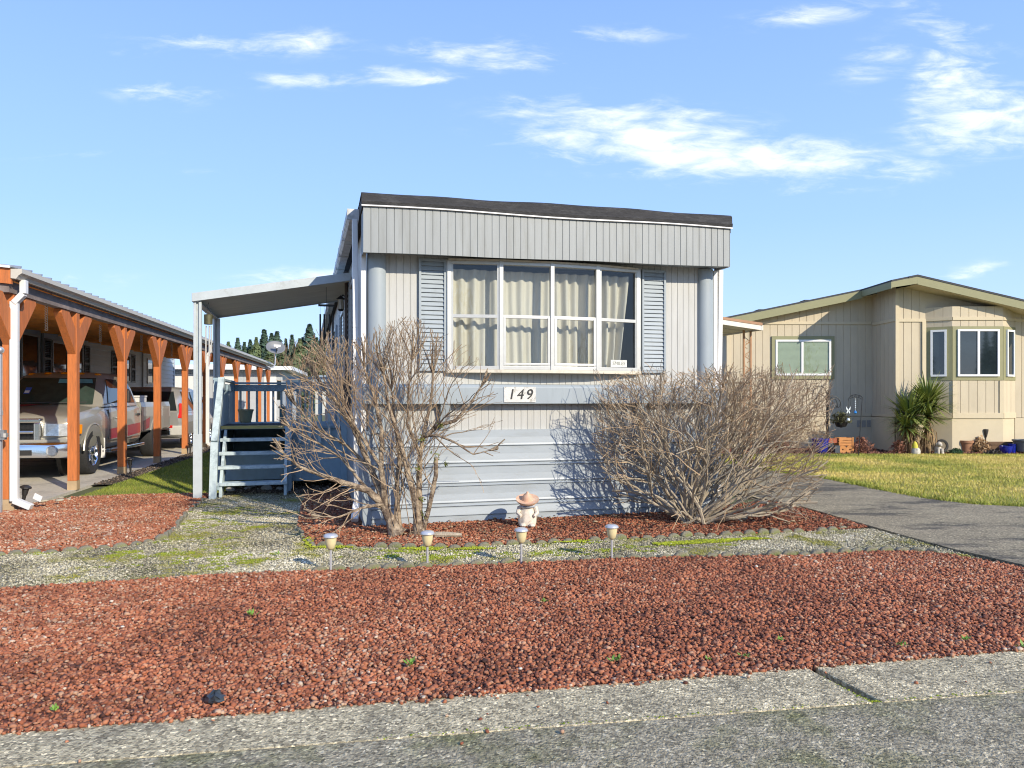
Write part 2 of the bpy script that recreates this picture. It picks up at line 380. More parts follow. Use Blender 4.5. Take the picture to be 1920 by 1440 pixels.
PATH = BED_TOP + [(4.12, 6.8), (3.93, 8.05)] + PATH2[::-1] + [(-2.75, 9.6), (-3.0, 10.7), (-3.2, 11.5), (-4.3, 11.5), (-4.3, 10.85)] + LBED_E[::-1]
sheet('gravel_path', PATH, -.016, m_gravb)
sheet('rock_bed', BED, -.008, m_lavab); sheet('rock_bed', HBED, -.009, m_lavab); sheet('rock_bed', LBED, -.010, m_lavab)
DRIVE = [(4.72, 4.45), (4.34, 6.15), (4.12, 6.88), (3.96, 8.0), (3.76, 9.56), (3.5, 10.35), (2.0, 14), (-3, 31), (.3, 31), (4.3, 17.5), (5.1, 13.6), (5.45, 12.7), (5.62, 11.2), (5.78, 10.3), (6.1, 9.75), (6.75, 9.45), (9, 9.1), (13, 8.6), (13, 6.1)]
mb = MB(); mb.prism([(x, y, -.06) for x, y in DRIVE], (0, 0, .066))
tag(mb.build('driveway', m_asph), kind='structure')
SLAB = [CF(-4.4, -9), CF(.05, -9), CF(.05, 30), CF(-4.4, 30)]
mb = MB(); mb.prism([(p[0], p[1], -.08) for p in SLAB], (0, 0, .082)); tag(mb.build('carport_slab', m_slab), kind='structure')
sheet('bark_strip', [CF(.05, .6), CF(.42, .7), CF(.5, 12), CF(.5, 30), CF(.05, 30)], -.006, m_soil)
LLAWN = [(-6.22, 10.6), (-5.6, 10.83), (-4.81, 10.95), (-4.3, 10.95), (-4.15, 12.0), (-5.0, 16), (-6.2, 20), (-9, 31), (-12, 31), CF(.45, 10)[:2], CF(.42, 3)[:2], CF(.4, .8)[:2]]
RLAWN = [(6.75, 9.47), (6.1, 9.77), (5.8, 10.32), (5.64, 11.22), (5.47, 12.72), (5.12, 13.62), (4.32, 17.52), (4.1, 18.4), (19, 18.4), (19, 8.1), (13, 8.62), (9, 9.12)]
sheet('lawn', LLAWN, -.004, m_turf); sheet('lawn', RLAWN, .0, m_turf)
sheet('flower_bed', [(4.1, 18.4), (19, 18.4), (19, 21), (3.4, 21)], -.005, M('bark', (.16, .07, .045), .95, var=.5, scale=25, bump=1, bscale=30))
# the loose stones, as countless stuff
def bedrocks(poly, sp, smin, smax, z, label, shift=0.):
    P = scatter(poly, sp); n = len(P)
    t = np.clip(NR.beta(2.0, 2.3, n) + (vnoise(P, 1.1, 3) - .5) * .30 - .016 * P[:, 0] + shift, 0, 1)
    return tag(rocks('lava_rock', P, smin, smax, z, m_lava, rnd=t), label, 'lava rock', kind='stuff')
bedrocks(BED, .0168, .0088, .0145, -.008, 'loose red lava rock filling the long bed beside the kerb strip', .02)
xs = NR.uniform(-6, 4.6, 2600); P = np.stack([xs, kin(xs) + .012 - np.abs(NR.normal(0, .018, 2600)) - (NR.random(2600) < .035) * NR.uniform(0, .5, 2600)], 1)
tag(rocks('lava_rock', P, .006, .013, .012, m_lava, lift=.35), 'stray red lava rock spilled over the kerb edge and road', 'lava rock', kind='stuff')
bedrocks(HBED, .0205, .0105, .016, -.008, 'loose red lava rock bed at the foot of the grey mobile home', -.06)
bedrocks(LBED, .0205, .0105, .016, -.008, 'loose red lava rock bed in front of the carport and lawn', .05)
P = scatter(PATH, .0165); t = np.clip(NR.beta(2, 2.2, len(P)) * .9 + (vnoise(P, 2.1, 5) - .5) * .5, 0, 1)
tag(rocks('gravel', P, .005, .0105, -.016, m_grav, .7, .25, t), 'grey gravel of the mossy path between the red rock beds', 'gravel', kind='stuff')
P = np.concatenate([scatter([CF(.05, .6), CF(.42, .7), CF(.5, 12), CF(.5, 24), CF(.05, 24)], .05), scatter([(-4.3, 11.0), (-2.7, 10.8), (-2.9, 12.0), (-4.5, 12.2)], .03)])
tag(rocks('bark_chip', P, .01, .02, 0, M('bark_chips', (.1, .07, .05), .95, attr=[(0, (.03, .022, .016)), (.6, (.12, .085, .06)), (1, (.26, .21, .16))]), .6), 'dark bark chips along the carport posts and under the steps', 'bark chips', kind='stuff')
P = scatter([(4.1, 18.45), (19, 18.45), (19, 19.2), (9.9, 19.3), (9.9, 20.5), (4, 20.5)], .06)
tag(rocks('bark_chip', P, .015, .03, 0, M('red_bark', (.2, .08, .05), .95, attr=[(0, (.05, .02, .015)), (.6, (.2, .07, .045)), (1, (.34, .2, .14))]), .6), 'reddish bark mulch along the foot of the beige house', 'bark mulch', kind='stuff')
GR = [(0, (.075, .12, .012)), (.4, (.24, .29, .032)), (.7, (.50, .45, .075)), (1, (.72, .56, .17))]
m_grass = M('grass_blade', (.1, .15, .03), .7, var=.15, scale=2, attr=GR)
P = scatter(LLAWN[:7] + LLAWN[9:], .02); t = np.clip(.30 + (vnoise(P, 1.5, 2) - .5) * .35 + NR.normal(0, .13, len(P)), 0, 1)
tag(blades('grass', P, .035, .004, -.006, m_grass, t), 'short green grass between the carport and the porch', 'grass', kind='stuff')
P = scatter(RLAWN, .03); P = P[(P[:, 0] < 1.05 * P[:, 1] * .75 + 1)]
dist = np.minimum(np.abs(P[:, 1] - 9.6), 3)
t = np.clip(.74 + (vnoise(P, .9, 2) - .5) * .75 + (vnoise(P, 3.5, 9) - .5) * .35 + NR.normal(0, .12, len(P)) - .22 * np.exp(-((P[:, 1] - 18.2) / .7) ** 2), 0, 1)
tag(blades('grass', P, .042, .006, -.004, m_grass, t), 'yellowing lawn in front of the beige house', 'grass', kind='stuff')
E1 = [(6.75, 9.47), (6.1, 9.77), (5.8, 10.32), (5.64, 11.22), (5.47, 12.72), (5.12, 13.62), (4.32, 17.52)]
ep = []
for (a, b) in zip(E1, E1[1:]):
    for k in range(int(math.dist(a, b) * 420)):
        q = rng.random(); ep.append((a[0] + (b[0] - a[0]) * q + rng.gauss(.04, .06), a[1] + (b[1] - a[1]) * q + rng.gauss(.04, .06)))
P = np.array(ep)
tag(blades('grass', P, .07, .006, -.004, m_grass, np.clip(NR.normal(.42, .12, len(P)), 0, 1)), 'longer green grass fringe along the driveway edge', 'grass', kind='stuff')
# moss
MOSS = [(0, (.09, .13, .012)), (.5, (.24, .28, .016)), (1, (.42, .46, .03))]
m_moss = M('moss', (.2, .25, .02), .95, var=.2, scale=3, attr=MOSS)
def moss_patch(spots, dens, h, z, mid, label):
    pts = []
    for (x, y, rx, ry, ang) in spots:
        n = int(dens * rx * ry)
        a = NR.uniform(0, 2 * np.pi, n); r = np.sqrt(NR.random(n)) * (1 + .25 * np.sin(a * 3 + x * 9) + .15 * np.sin(a * 7 + y * 5))
        q = np.stack([r * np.cos(a) * rx, r * np.sin(a) * ry], 1); c, s = math.cos(R(ang)), math.sin(R(ang))
        pts.append(np.stack([x + q[:, 0] * c - q[:, 1] * s, y + q[:, 0] * s + q[:, 1] * c], 1))
    P = np.concatenate(pts)
    return tag(rocks('moss', P, h * .5, h, z, m_moss, .9, .5, np.clip(NR.normal(mid, .16, len(P)), 0, 1)), label, 'moss', kind='stuff')
moss_patch([(1.72, 7.2, .32, .07, 9), (2.1, 7.33, .30, .06, 9), (2.42, 7.4, .16, .05, 9), (1.5, 7.15, .15, .05, 9), (-.82, 6.93, .2, .07, 5), (-.35, 6.93, .16, .05, 5), (.62, 7.26, .16, .04, 12), (-2.02, 7.3, .05, .22, 18), (-1.7, 7.0, .2, .05, 0)], 42000, .008, -.004, .72, 'bright green moss cushions on the gravel along the edge of the rock bed below the mobile home')
sp = []
for (x, y, w, h, n) in ((-.75, 6.72, .6, .2, 12), (.6, 6.95, .8, .2, 14), (-3.1, 7.0, .9, .5, 20), (-2.6, 6.35, .7, .25, 12), (-3.6, 9.3, .5, .4, 12), (1.6, 7.05, .9, .15, 9), (-1.3, 6.9, .4, .12, 8), (-3.3, 8.2, .8, .9, 26), (-2.9, 6.6, 1.2, .4, 26), (.2, 6.75, .9, .22, 16), (-1.0, 6.6, .7, .15, 14)):
    for k in range(n):
        sp.append((rng.gauss(x, w * .5), rng.gauss(y, h * .5), rng.uniform(.03, .13), rng.uniform(.02, .06), rng.uniform(-10, 25)))
moss_patch(sp, 26000, .006, -.012, .45, 'olive moss patches growing over the gravel path')
moss_patch([(x, kout(x) + .02, .10, .012, 9) for x in np.arange(-.5, 5, .16)] + [(1.56 + .012 * k, 3.7 - .035 * k, .012, .03, 0) for k in range(9)], 60000, .006, .004, .35, 'thin line of moss along the kerb edge and joint')
# scalloped edging blocks
blk = MB(); poly = [(.066 * math.cos(R(a)), 0, .066 * math.sin(R(a)) * .75) for a in range(0, 181, 15)] + [(-.066, 0, -.05), (.066, 0, -.05)]
blk.prism([(p[0], -.022, p[2]) for p in poly], (0, .044, 0))
m_edge = M('edging_concrete', (.21, .19, .14), .95, var=.35, scale=14, bump=.8, bscale=40, col2=(.17, .19, .05), thr=(.45, .6), s2=5)
b0 = blk.build('edging_block', m_edge, bevel=.012); first_b = [b0]
def edging(poly, label, step=.142, z=.0, skip=0.):
    d = 0; prev = None; acc = 0
    for (a, b) in zip(poly, poly[1:]):
        L = math.dist(a, b); ang = math.atan2(b[1] - a[1], b[0] - a[0])
        while acc < L:
            if rng.random() >= skip:
                o = first_b.pop() if first_b else b0.copy()
                if o is not b0: C.objects.link(o)
                o.location = (a[0] + (b[0] - a[0]) * acc / L + rng.gauss(0, .006), a[1] + (b[1] - a[1]) * acc / L + rng.gauss(0, .01), z - .024 + rng.gauss(0, .009))
                o.rotation_euler = (rng.gauss(0, .1), rng.gauss(0, .06), ang + rng.gauss(0, .1)); tag(o, label, 'edging block', 'scalloped concrete edging blocks along the gravel path')
            acc += step
        acc -= L
edging(BED_TOP[4:13], 'mossy scalloped edging block between gravel path and front red rock bed', z=.005, skip=.06)
edging(PATH2, 'mossy scalloped edging block between gravel path and the red rock bed below the mobile home', skip=.08)
edging(LBED_E[1:], 'scalloped edging block along the curved red rock bed beside the carport lawn', z=-.004, skip=.06)
# ------------------------------------------------------------------ mobile home
m_ivory = M('ivory_siding', (.455, .455, .43), .55, var=.09, scale=4, col2=(.36, .34, .28), thr=(.52, .85), s2=2.2, stretch=(4, 4, .4))
m_fasc = M('grey_fascia', (.27, .288, .285), .5, var=.1, scale=4, col2=(.19, .195, .175), thr=(.5, .85), s2=2.5, stretch=(3, 3, .35))
m_blue = M('blue_grey_trim', (.305, .35, .375), .5, var=.06, scale=4, col2=(.24, .275, .29), thr=(.55, .8), s2=3, stretch=(2, 2, .5))
m_skirt = M('skirting', (.345, .385, .41), .45, var=.08, scale=3, col2=(.27, .29, .285), thr=(.52, .85), s2=2.5, stretch=(.6, 1, 3))
m_white = M('white_metal', (.72, .71, .68), .4, var=.06, scale=5, col2=(.5, .49, .45), thr=(.6, .8), s2=6)
m_tar = M('tar_roof', (.028, .027, .027), .8, var=.35, scale=8, bump=.5, bscale=30, col2=(.07, .068, .065), thr=(.5, .75), s2=5, stretch=(1, 1, 4))
m_dark = M('dark_metal', (.02, .02, .022), .45, var=.1)
m_alu = M('aluminium', (.54, .54, .51), .35, metal=.25, var=.08, scale=10)
m_sill = M('sill_paint', (.62, .57, .46), .6, var=.12, scale=14, col2=(.40, .34, .25), thr=(.55, .75), s2=9)
m_glass = glass_mat('window_glass', (.86, .89, .87), .9, .07)
m_inside = M('interior', (.20, .18, .15), .8)
HL = 17.9
home = thing('mobile_home', HF(0, 0), HA, 'grey and ivory single-wide mobile home with flat black-capped roof and wide bow window', 'mobile home')
mb = MB(); lap = lambda u: 1.04
grooved(mb, .16, .905, 0, 1.03, 3.06, .079, .009, .006)
grooved(mb, 3.255, 4.15, 0, 1.03, 3.06, .079, .009, .006)
grooved(mb, .905, 3.255, 0, 1.03, 1.735, .079, .009, .006)
grooved(mb, .905, 3.255, 0, 2.96, 3.06, .079, .009, .006)
mb.build('front_siding', m_ivory, home)
mb = MB(); T = .08
mb.box(.0, T, .03, HL, .0, 3.45); mb.box(4.29 - T, 4.29, .03, HL, 0, 3.45); mb.box(T, 4.29 - T, HL - T, HL, 0, 3.45)
mb.box(T, .905, .02, .1, 0, 3.45); mb.box(3.255, 4.29 - T, .02, .1, 0, 3.45); mb.box(.905, 3.255, .02, .1, 0, 1.73); mb.box(.905, 3.255, .02, .1, 2.97, 3.45)
mb.box(T, 4.29 - T, .1, HL - T, .85, .95)
mb.box(T, 4.29 - T, 2.6, 2.66, .95, 3.4)
mb.build('wall', m_ivory, home)
mb = MB()
vs = []
grooved(mb, .05, HL, -.004, 1.04, 3.42, .16, .014, .012, ax='y')
mb.v = [(v[0] * 1.0, v[1], v[2]) for v in mb.v]
mb.build('side_siding', m_ivory, home)
for x0 in (.0, 4.09):   # rounded corner columns
    mb = MB(); prof = [(0, .05)] + [(.1 - .1 * math.cos(R(a)), -.012 - .07 * math.sin(R(a))) for a in range(0, 181, 15)] + [(.2, .05)]
    mb.prism([(x0 + .0 + p[0], p[1], 1.03) for p in prof], (0, 0, 2.0))
    mb.build('corner_column', m_blue, home, smooth=True)
for x0 in (-.055, 4.315):
    mb = MB(); mb.box(x0 - .02, x0 + .035, -.03, .05, 1.0, 3.02); mb.build('corner_trim', m_white, home, bevel=.004)
# fascia with ribs, slight droop
mb = MB(); fb = lambda u: 2.968 + .0125 * (u + .07) + .004 * math.sin(u * 3.1); ft = lambda u: 3.482 + .0065 * (u + .07) + .008 * math.sin(u * 2.2)
grooved(mb, -.07, 4.36, -.30, 0, ft, .0835, .009, .007, zb=fb)
grooved(mb, -.30, .02, -.07, 2.97, 3.48, .0835, .009, .007, ax='y')
mb.prism([(4.36, -.295, 3.02), (4.36, .02, 3.02), (4.36, .02, 3.50), (4.36, -.295, 3.50)], (-.03, 0, 0))
mb.build('fascia', m_fasc, home)
mb = MB(); mb.prism([(-.06, -.29, 2.985), (4.33, -.29, 3.03), (4.33, .02, 3.05), (-.06, .02, 3.02)], (0, 0, .02)); mb.build('soffit', m_blue, home)
mb = MB(); mb.box(-.07, 4.36, -.315, -.30, 2.965, 2.985)
# roof
mb = MB(); n = 40
top = lambda u: 3.608 + .0115 * u + .006 * math.sin(u * 2.6 + .6) - .004 * math.sin(u * 5.7) + .012 * math.exp(-((u - 1.9) / .7) ** 2)
ring = lambda u: [(u, -.322, ft(u) - .01), (u, -.330, ft(u) + .03), (u, -.318, ft(u) + .05), (u, -.312, top(u) - .02), (u, -.29, top(u)), (u, -.10, top(u) - .012), (u, .1, 3.575), (u, HL, 3.565)]
vs, fs = [], []; us = [-.09 + (4.47) * i / n for i in range(n + 1)]
for u in us: vs += ring(u)
for i in range(n):
    for k in range(7): fs.append((i * 8 + k, (i + 1) * 8 + k, (i + 1) * 8 + k + 1, i * 8 + k + 1))
mb.add(vs, fs)
mb.box(-.085, 4.375, -.29, HL + .05, 3.44, 3.56)
mb.build('roof', m_tar, home, smooth=True)
mb = MB()
for i in range(n):
    a, b = us[i], us[i + 1]
    mb.prism([(a, -.328, ft(a) - .022), (b, -.328, ft(b) - .022), (b, -.328, ft(b) - .008), (a, -.328, ft(a) - .008)], (0, .02, 0))
mb.build('drip_edge', m_white, home)
# band, brackets, skirting
mb = MB(); mb.prism([(-.06, -.14, 1.345), (-.06, -.14, 1.535), (-.06, -.12, 1.565), (-.06, .02, 1.575), (-.06, .02, 1.345)], (4.40, 0, 0)); mb.build('trim_band', m_blue, home, bevel=.006)
for u in (.80, 3.22): mb = MB(); mb.prism([(u, -.125, 1.345), (u, -.02, 1.345), (u, -.02, 1.05), (u, -.05, 1.05)], (.11, 0, 0)); mb.build('bracket', m_blue, home)
mb = MB(); prof = []; z = 1.04
prof.append((0, 1.045)); prof.append((-.035, 1.045))
for zg in (.86, .668, .628, .44, .405, .215, .175, .07):
    prof += [(-.035 - .012 * 0, zg + .10), (-.041, zg + .03), (-.047, zg + .012), (-.047, zg + .006), (-.028, zg), (-.028, zg - .008), (-.035, zg - .012)] if (prof[-1][1] - zg) > .12 else [(-.047, zg + .014), (-.047, zg + .006), (-.028, zg), (-.028, zg - .008), (-.035, zg - .012)]
prof += [(-.035, -.03), (0, -.03)]
mb.prism([(-.02, p[0], p[1]) for p in prof], (4.33, 0, 0)); mb.build('skirting', m_skirt, home)
mb = MB(); mb.box(-.045, -.015, .03, HL, -.03, 1.03); mb.box(-.06, .03, -.055, .03, -.03, 1.05); mb.box(4.26, 4.33, -.055, .03, -.03, 1.05); mb.box(4.30, 4.33, .03, HL, -.03, 1.03)
mb.build('side_skirting', m_blue, home)
# shutters
for x0, x1 in ((.565, .875), (3.305, 3.625)):
    mb = MB(); w = .025
    mb.box(x0, x0 + w, -.045, -.002, 1.72, 2.985); mb.box(x1 - w, x1, -.045, -.002, 1.72, 2.985); mb.box(x0 + w, x1 - w, -.043, -.002, 2.955, 2.985); mb.box(x0 + w, x1 - w, -.043, -.002, 1.72, 1.75)
    for k in range(24):
        z = 1.75 + k * .0502
        mb.prism([(x0 + w, -.034, z + .003), (x0 + w, -.034, z + .008), (x0 + w, -.018, z + .0502), (x0 + w, -.010, z + .0502), (x0 + w, -.026, z + .003)], (x1 - x0 - 2 * w, 0, 0))
    mb.build('shutter', m_blue, home)
# bow window
BU = [.905, 1.49, 2.095, 2.675, 3.245]; BD = [-.035, -.135, -.168, -.135, -.035]
win = MB()
for i in range(4):
    a, b = Vector((BU[i], BD[i], 0)), Vector((BU[i + 1], BD[i + 1], 0))
    for z, h, dp in ((1.758, .04, .05), (2.955, .035, .05), (2.345, .038, .04)): win.bar(a + Vector((0, 0, z)), b + Vector((0, 0, z)), dp, h)
    d = (b - a).normalized(); nr = Vector((d.y, -d.x, 0)) * .012
    if i in (1, 2):
        for t0 in (a + d * .04, b - d * .04): win.bar(t0 + nr + Vector((0, 0, 1.78)), t0 + nr + Vector((0, 0, 2.34)), .028, .03, up=d)
        win.bar(a + d * .03 + nr + Vector((0, 0, 1.80)), b - d * .03 + nr + Vector((0, 0, 1.80)), .03, .028)
    else:
        for t0 in (a + d * .035, b - d * .03): win.bar(t0 + nr + Vector((0, 0, 1.77)), t0 + nr + Vector((0, 0, 2.95)), .018, .03, up=d)
for i in range(5): win.bar((BU[i], BD[i] - .004, 1.735), (BU[i], BD[i] - .004, 2.975), .046, .056, up=(0, 1, 0))
win.box(.875, .925, -.045, .03, 1.73, 2.985); win.box(3.235, 3.285, -.045, .03, 1.73, 2.985)
wo_ = win.build('window', m_alu, home, bevel=.003)
outline = [(BU[i], BD[i] - .035) for i in range(5)]
mb = MB(); mb.prism([(.87, .02, 1.70)] + [(p[0] + (-.03 if i == 0 else .03 if i == 4 else 0), p[1], 1.70) for i, p in enumerate(outline)] + [(3.285, .02, 1.70)], (0, 0, .037)); mb.build('sill', m_sill, wo_, bevel=.004)
mb = MB(); mb.prism([(.87, .02, 2.974)] + [(p[0], p[1] + .005, 2.974) for p in outline] + [(3.285, .02, 2.974)], (0, 0, .022)); mb.build('head_trim', m_sill, wo_)
for i in range(4):
    mb = MB(); mb.add([(BU[i], BD[i] + .004, 1.76), (BU[i + 1], BD[i + 1] + .004, 1.76), (BU[i + 1], BD[i + 1] + .004, 2.95), (BU[i], BD[i] + .004, 2.95)], [(0, 1, 2, 3)])
    mb.build('pane', m_glass, wo_)
# gutter and downspouts
mb = MB(); mb.prism([(-.215, .15, 3.53), (-.215, .15, 3.45), (-.185, .15, 3.41), (-.085, .15, 3.41), (-.085, .15, 3.53), (-.10, .15, 3.53), (-.10, .15, 3.425), (-.18, .15, 3.425), (-.2, .15, 3.455), (-.2, .15, 3.53)], (0, HL - .2, 0))
mb.box(-.216, -.085, .135, .151, 3.41, 3.532)
for k in range(1, 16): mb.box(-.22, -.08, .15 + k * 1.1, .2 + k * 1.1, 3.405, 3.54)
mb.build('gutter', M('gutter_grey', (.55, .55, .53), .5, var=.15, scale=12, col2=(.25, .25, .22), thr=(.5, .7), s2=7), home)
mb = MB(); mb.bar((-.13, .17, 3.42), (-.125, .12, 2.2), .075, .06); mb.bar((-.125, .12, 2.2), (-.115, .06, .22), .075, .06); mb.bar((-.115, .06, .24), (-.15, -.10, .08), .075, .06)
mb.build('downspout', m_white, home, bevel=.006)
mb = MB(); mb.bar((4.40, .0, 3.03), (4.375, .03, .1), .075, .06); mb.build('downspout', m_white, home, bevel=.006)
# windows and conduit on the left side wall
for (v0, v1, z0, z1) in ((1.9, 3.0, 1.75, 3.1), (4.9, 6.2, 1.9, 3.0), (8.5, 9.6, 1.9, 3.0), (12.5, 13.6, 1.9, 3.0)):
    mb = MB(); mb.box(-.035, -.004, v0, v0 + .06, z0, z1); mb.box(-.035, -.004, v1 - .06, v1, z0, z1); mb.box(-.034, -.004, v0 + .06, v1 - .06, z0, z0 + .06); mb.box(-.034, -.004, v0 + .06, v1 - .06, z1 - .06, z1)
    f = mb.build('window', m_alu, home)
    mb = MB(); mb.box(-.016, -.005, v0 + .06, v1 - .06, z0 + .06, z1 - .06); mb.build('pane', M('dark_glass', (.02, .028, .03), .04, var=.05, spec=.8), f)
    for v in (v0 - .34, v1 + .04):
        mb = MB(); mb.box(-.04, -.004, v, v + .3, z0, z1)
        for k in range(16): mb.box(-.047, -.04, v + .03, v + .27, z0 + .05 + k * (z1 - z0) / 17, z0 + .08 + k * (z1 - z0) / 17)
        mb.build('shutter', m_blue, home)
mb = MB(); mb.box(-.045, -.004, 3.62, 4.55, .97, 3.0); mb.build('door', M('porch_door', (.45, .47, .48), .5), home)
mb = MB(); mb.tube([(-.06, 3.28, 3.35), (-.06, 3.28, 1.3)], .03, 8); mb.box(-.12, -.01, 3.16, 3.4, 1.25, 1.7); mb.build('conduit', M('rust_pipe', (.07, .05, .04), .6, var=.3), home)
# curtain hanging behind the glass
cur = MB(); nu = 260; vs, fs = [], []
zz = [1.75, 2.0, 2.3, 2.6, 2.9]
for i in range(nu + 1):
    u = .93 + (3.17 - .93) * i / nu
    for z in zz:
        k = (z - 1.75) / 1.15
        amp = .030 * (1 + .5 * math.sin(u * 2.7)) * (1.15 - .3 * k)
        w = math.sin(u * 52 + 2.2 * math.sin(u * 3.3) + .35 * math.sin(z * 2 + u * 5)) * amp + .014 * math.sin(u * 23 + 1)
        uu = u + (-.13 * max(0, (u - 2.6) / .53) ** 2 * (1 - k) ** 1.3 if u > 2.6 else 0) + .008 * math.sin(z * 3 + u * 9)
        vs.append((uu, .06 + w, z))
for i in range(nu):
    for k in range(4): fs.append((i * 5 + k, (i + 1) * 5 + k, (i + 1) * 5 + k + 1, i * 5 + k + 1))
cur.add(vs, fs)
o = cur.build('curtain', M('curtain_cloth', (.62, .58, .50), .9, var=.08, scale=5, col2=(.45, .40, .31), thr=(.5, .75), s2=2.5, stretch=(4, 1, .4)), None, smooth=True)
o.location = HF(0, 0); o.rotation_euler = (0, 0, R(HA)); tag(o, 'pleated cream curtain drawn behind the bow window of the mobile home', 'curtain')
# small worded card in the right lower pane
t = thing('window_sign', HF(2.98, -.115, 1.785), HA + 9.5, 'small white lettered card leaning in the right lower corner of the bow window', 'sign')
mb = MB(); mb.box(-.115, .115, .03, .036, 0, .085); mb.build('card', M('card_paper', (.62, .62, .57), .7, var=.25, scale=30), t)
text_mesh('lettering', 'SMILES', .062, M('pale_ink', (.22, .23, .2), .7), t, (0, .029, .042), depth=.002, shear=.1)
# house number
t = thing('number_plate', HF(1.715, -.142, 1.363), HA, 'peeling white house number plate reading 149 on the grey trim band', 'house number')
mb = MB(); mb.box(-.19, .19, -.008, 0, 0, .178); mb.build('plate', M('peeling_paint', (.62, .61, .57), .7, var=.08, scale=10, col2=(.40, .39, .34), thr=(.53, .57), s2=6, bump=.3, bscale=40), t, bevel=.002)
for ch, x in (('1', -.105), ('4', .0), ('9', .108)): text_mesh('numeral', ch, .165, M('black_numeral', (.015, .015, .015), .5), t, (x, -.012, .088), depth=.008, shear=.18)
# ------------------------------------------------------------------ porch awning
m_aw = M('awning_paint', (.46, .50, .50), .5, var=.1, scale=6, col2=(.32, .33, .30), thr=(.55, .75), s2=4)
m_awu = M('awning_underside', (.60, .61, .53), .5, var=.12, scale=3, stretch=(.3, 4, 1))
aw = thing('porch_awning', HF(-2.13, 2.9), HA, 'flat grey metal awning on two slim posts over the wooden porch', 'awning')
zt = lambda x: 2.885 + .178 * (x + .06)
mb = MB(); L = 2.32
for k in range(16):
    y0 = -.02 + k * (L + .02) / 16; y1 = y0 + (L + .02) / 16; zb_ = -.095
    mb.prism([(-.04, y0, zt(-.04) + zb_), (-.04, y0 + .02, zt(-.04) + zb_ + .03), (-.04, y1 - .02, zt(-.04) + zb_ + .03), (-.04, y1, zt(-.04) + zb_), (-.04, y1, zt(-.04) + zb_ + .05), (-.04, y0, zt(-.04) + zb_ + .05)], (2.15, 0, .178 * 2.15))
mb.build('roof_panel', m_awu, aw)
mb = MB()
for y in (-.05, L): mb.prism([(-.06, y, zt(-.06) - .12), (2.11, y, zt(2.11) - .12), (2.11, y, zt(2.11)), (-.06, y, zt(-.06))], (0, .03, 0))
mb.box(-.075, -.06, -.05, L + .03, 2.765, 2.885)
mb.prism([(-.06, -.02, 2.765), (-.06, -.02, 2.785), (.02, -.02, 2.785), (.02, -.02, 2.765)], (0, L, 0))
mb.build('awning_frame', m_aw, aw, bevel=.004)
for y in (.02, L - .02):
    mb = MB()
    for x in (-.035, .035): mb.box(x - .022, x + .014, y - .03, y + .03, 0, 2.77)
    mb.box(-.03, .03, y + .005, y + .02, 0, 2.77)
    if y < 1: mb.box(-.062, .054, y - .034, y + .034, 0, .9)
    mb.build('post', m_aw, aw, bevel=.003)
# ------------------------------------------------------------------ deck with steps
m_deck = M('blue_deck_paint', (.29, .39, .44), .75, var=.16, scale=7, col2=(.34, .40, .40), thr=(.56, .72), s2=9, stretch=(1, 1, .5))
m_deckw = M('worn_deck_paint', (.47, .55, .55), .8, var=.15, scale=9, col2=(.24, .30, .32), thr=(.5, .68), s2=7)
dk = thing('porch_deck', HF(-1.95, 3.6), HA, 'blue-grey painted wooden porch deck with open steps and slatted railing', 'deck')
mb = MB()
for k in range(17): mb.box(0, 1.9, k * .142, k * .142 + .136, .935, .97)
mb.box(1.0, 1.9, .02, .06, .78, .93); mb.box(.02, 1.9, 2.3, 2.36, .78, .93); mb.build('floor', m_deck, dk)
mb = MB(); mb.box(.12, .98, .0, .018, .16, .56); mb.box(.985, 1.9, -.02, -.002, .13, .9); mb.box(.0, .02, .02, 2.4, .16, .9); mb.box(.02, 1.9, 2.38, 2.4, .16, .9); mb.build('skirt_panel', m_deck, dk)
for (x, y, zt_) in ((0.0, .02, 1.68), (.0, 2.3, 1.66), (1.04, -.06, 1.70), (1.86, 2.3, 1.66), (1.86, -.06, 1.66), (0, 1.15, 1.62)):
    mb = MB(); mb.box(x - .045, x + .045, y - .045, y + .045, .02, zt_); mb.build('post', m_deck, dk, bevel=.004)
mb = MB(); mb.box(1.085, 1.82, -.08, -.04, 1.55, 1.66); mb.box(1.0, 1.9, -.11, .0, 1.70, 1.735); mb.build('rail', m_deck, dk, bevel=.004)
mb = MB(); mb.box(-.02, .02, .065, 2.25, 1.53, 1.64); mb.box(-.06, .05, -.03, 2.34, 1.68, 1.715); mb.build('rail', m_deck, dk, bevel=.004)
mb = MB(); mb.box(.045, 1.815, 2.28, 2.32, 1.53, 1.65); mb.box(-.03, 1.9, 2.25, 2.35, 1.66, 1.695); mb.build('rail', m_deck, dk, bevel=.004)
for k in range(5): mb = MB(); x = 1.20 + k * .145; mb.box(x - .02, x + .02, -.10, -.08, .72, 1.69); mb.build('baluster', m_deckw, dk)
for k in range(17): mb = MB(); y = .16 + k * .125; mb.box(-.042, -.02, y - .02, y + .02, .85, 1.6); mb.build('baluster', m_deckw, dk)
for k in range(12): mb = MB(); x = .14 + k * .142; mb.box(x - .02, x + .02, 2.32, 2.34, .85, 1.62); mb.build('baluster', m_deckw, dk)
for k, z in enumerate((.2, .42, .61, .80)):
    y = -.72 + k * .185
    mb = MB(); mb.box(.06 - (.06 if k == 0 else 0), .99 + (.04 if k == 0 else 0), y - .02, y + .10, z - .042, z + .003 * k); mb.box(.06, .99, y + .11, y + .23, z - .042, z); mb.build('tread', m_deckw, dk, bevel=.006)
for x in (.10, .98):
    mb = MB(); mb.prism([(x, -.72, 0), (x, -.55, 0), (x, .0, .62), (x, .0, .93), (x, -.16, .80), (x, -.72, .16)], (.04, 0, 0)); mb.build('stringer', m_deckw, dk)
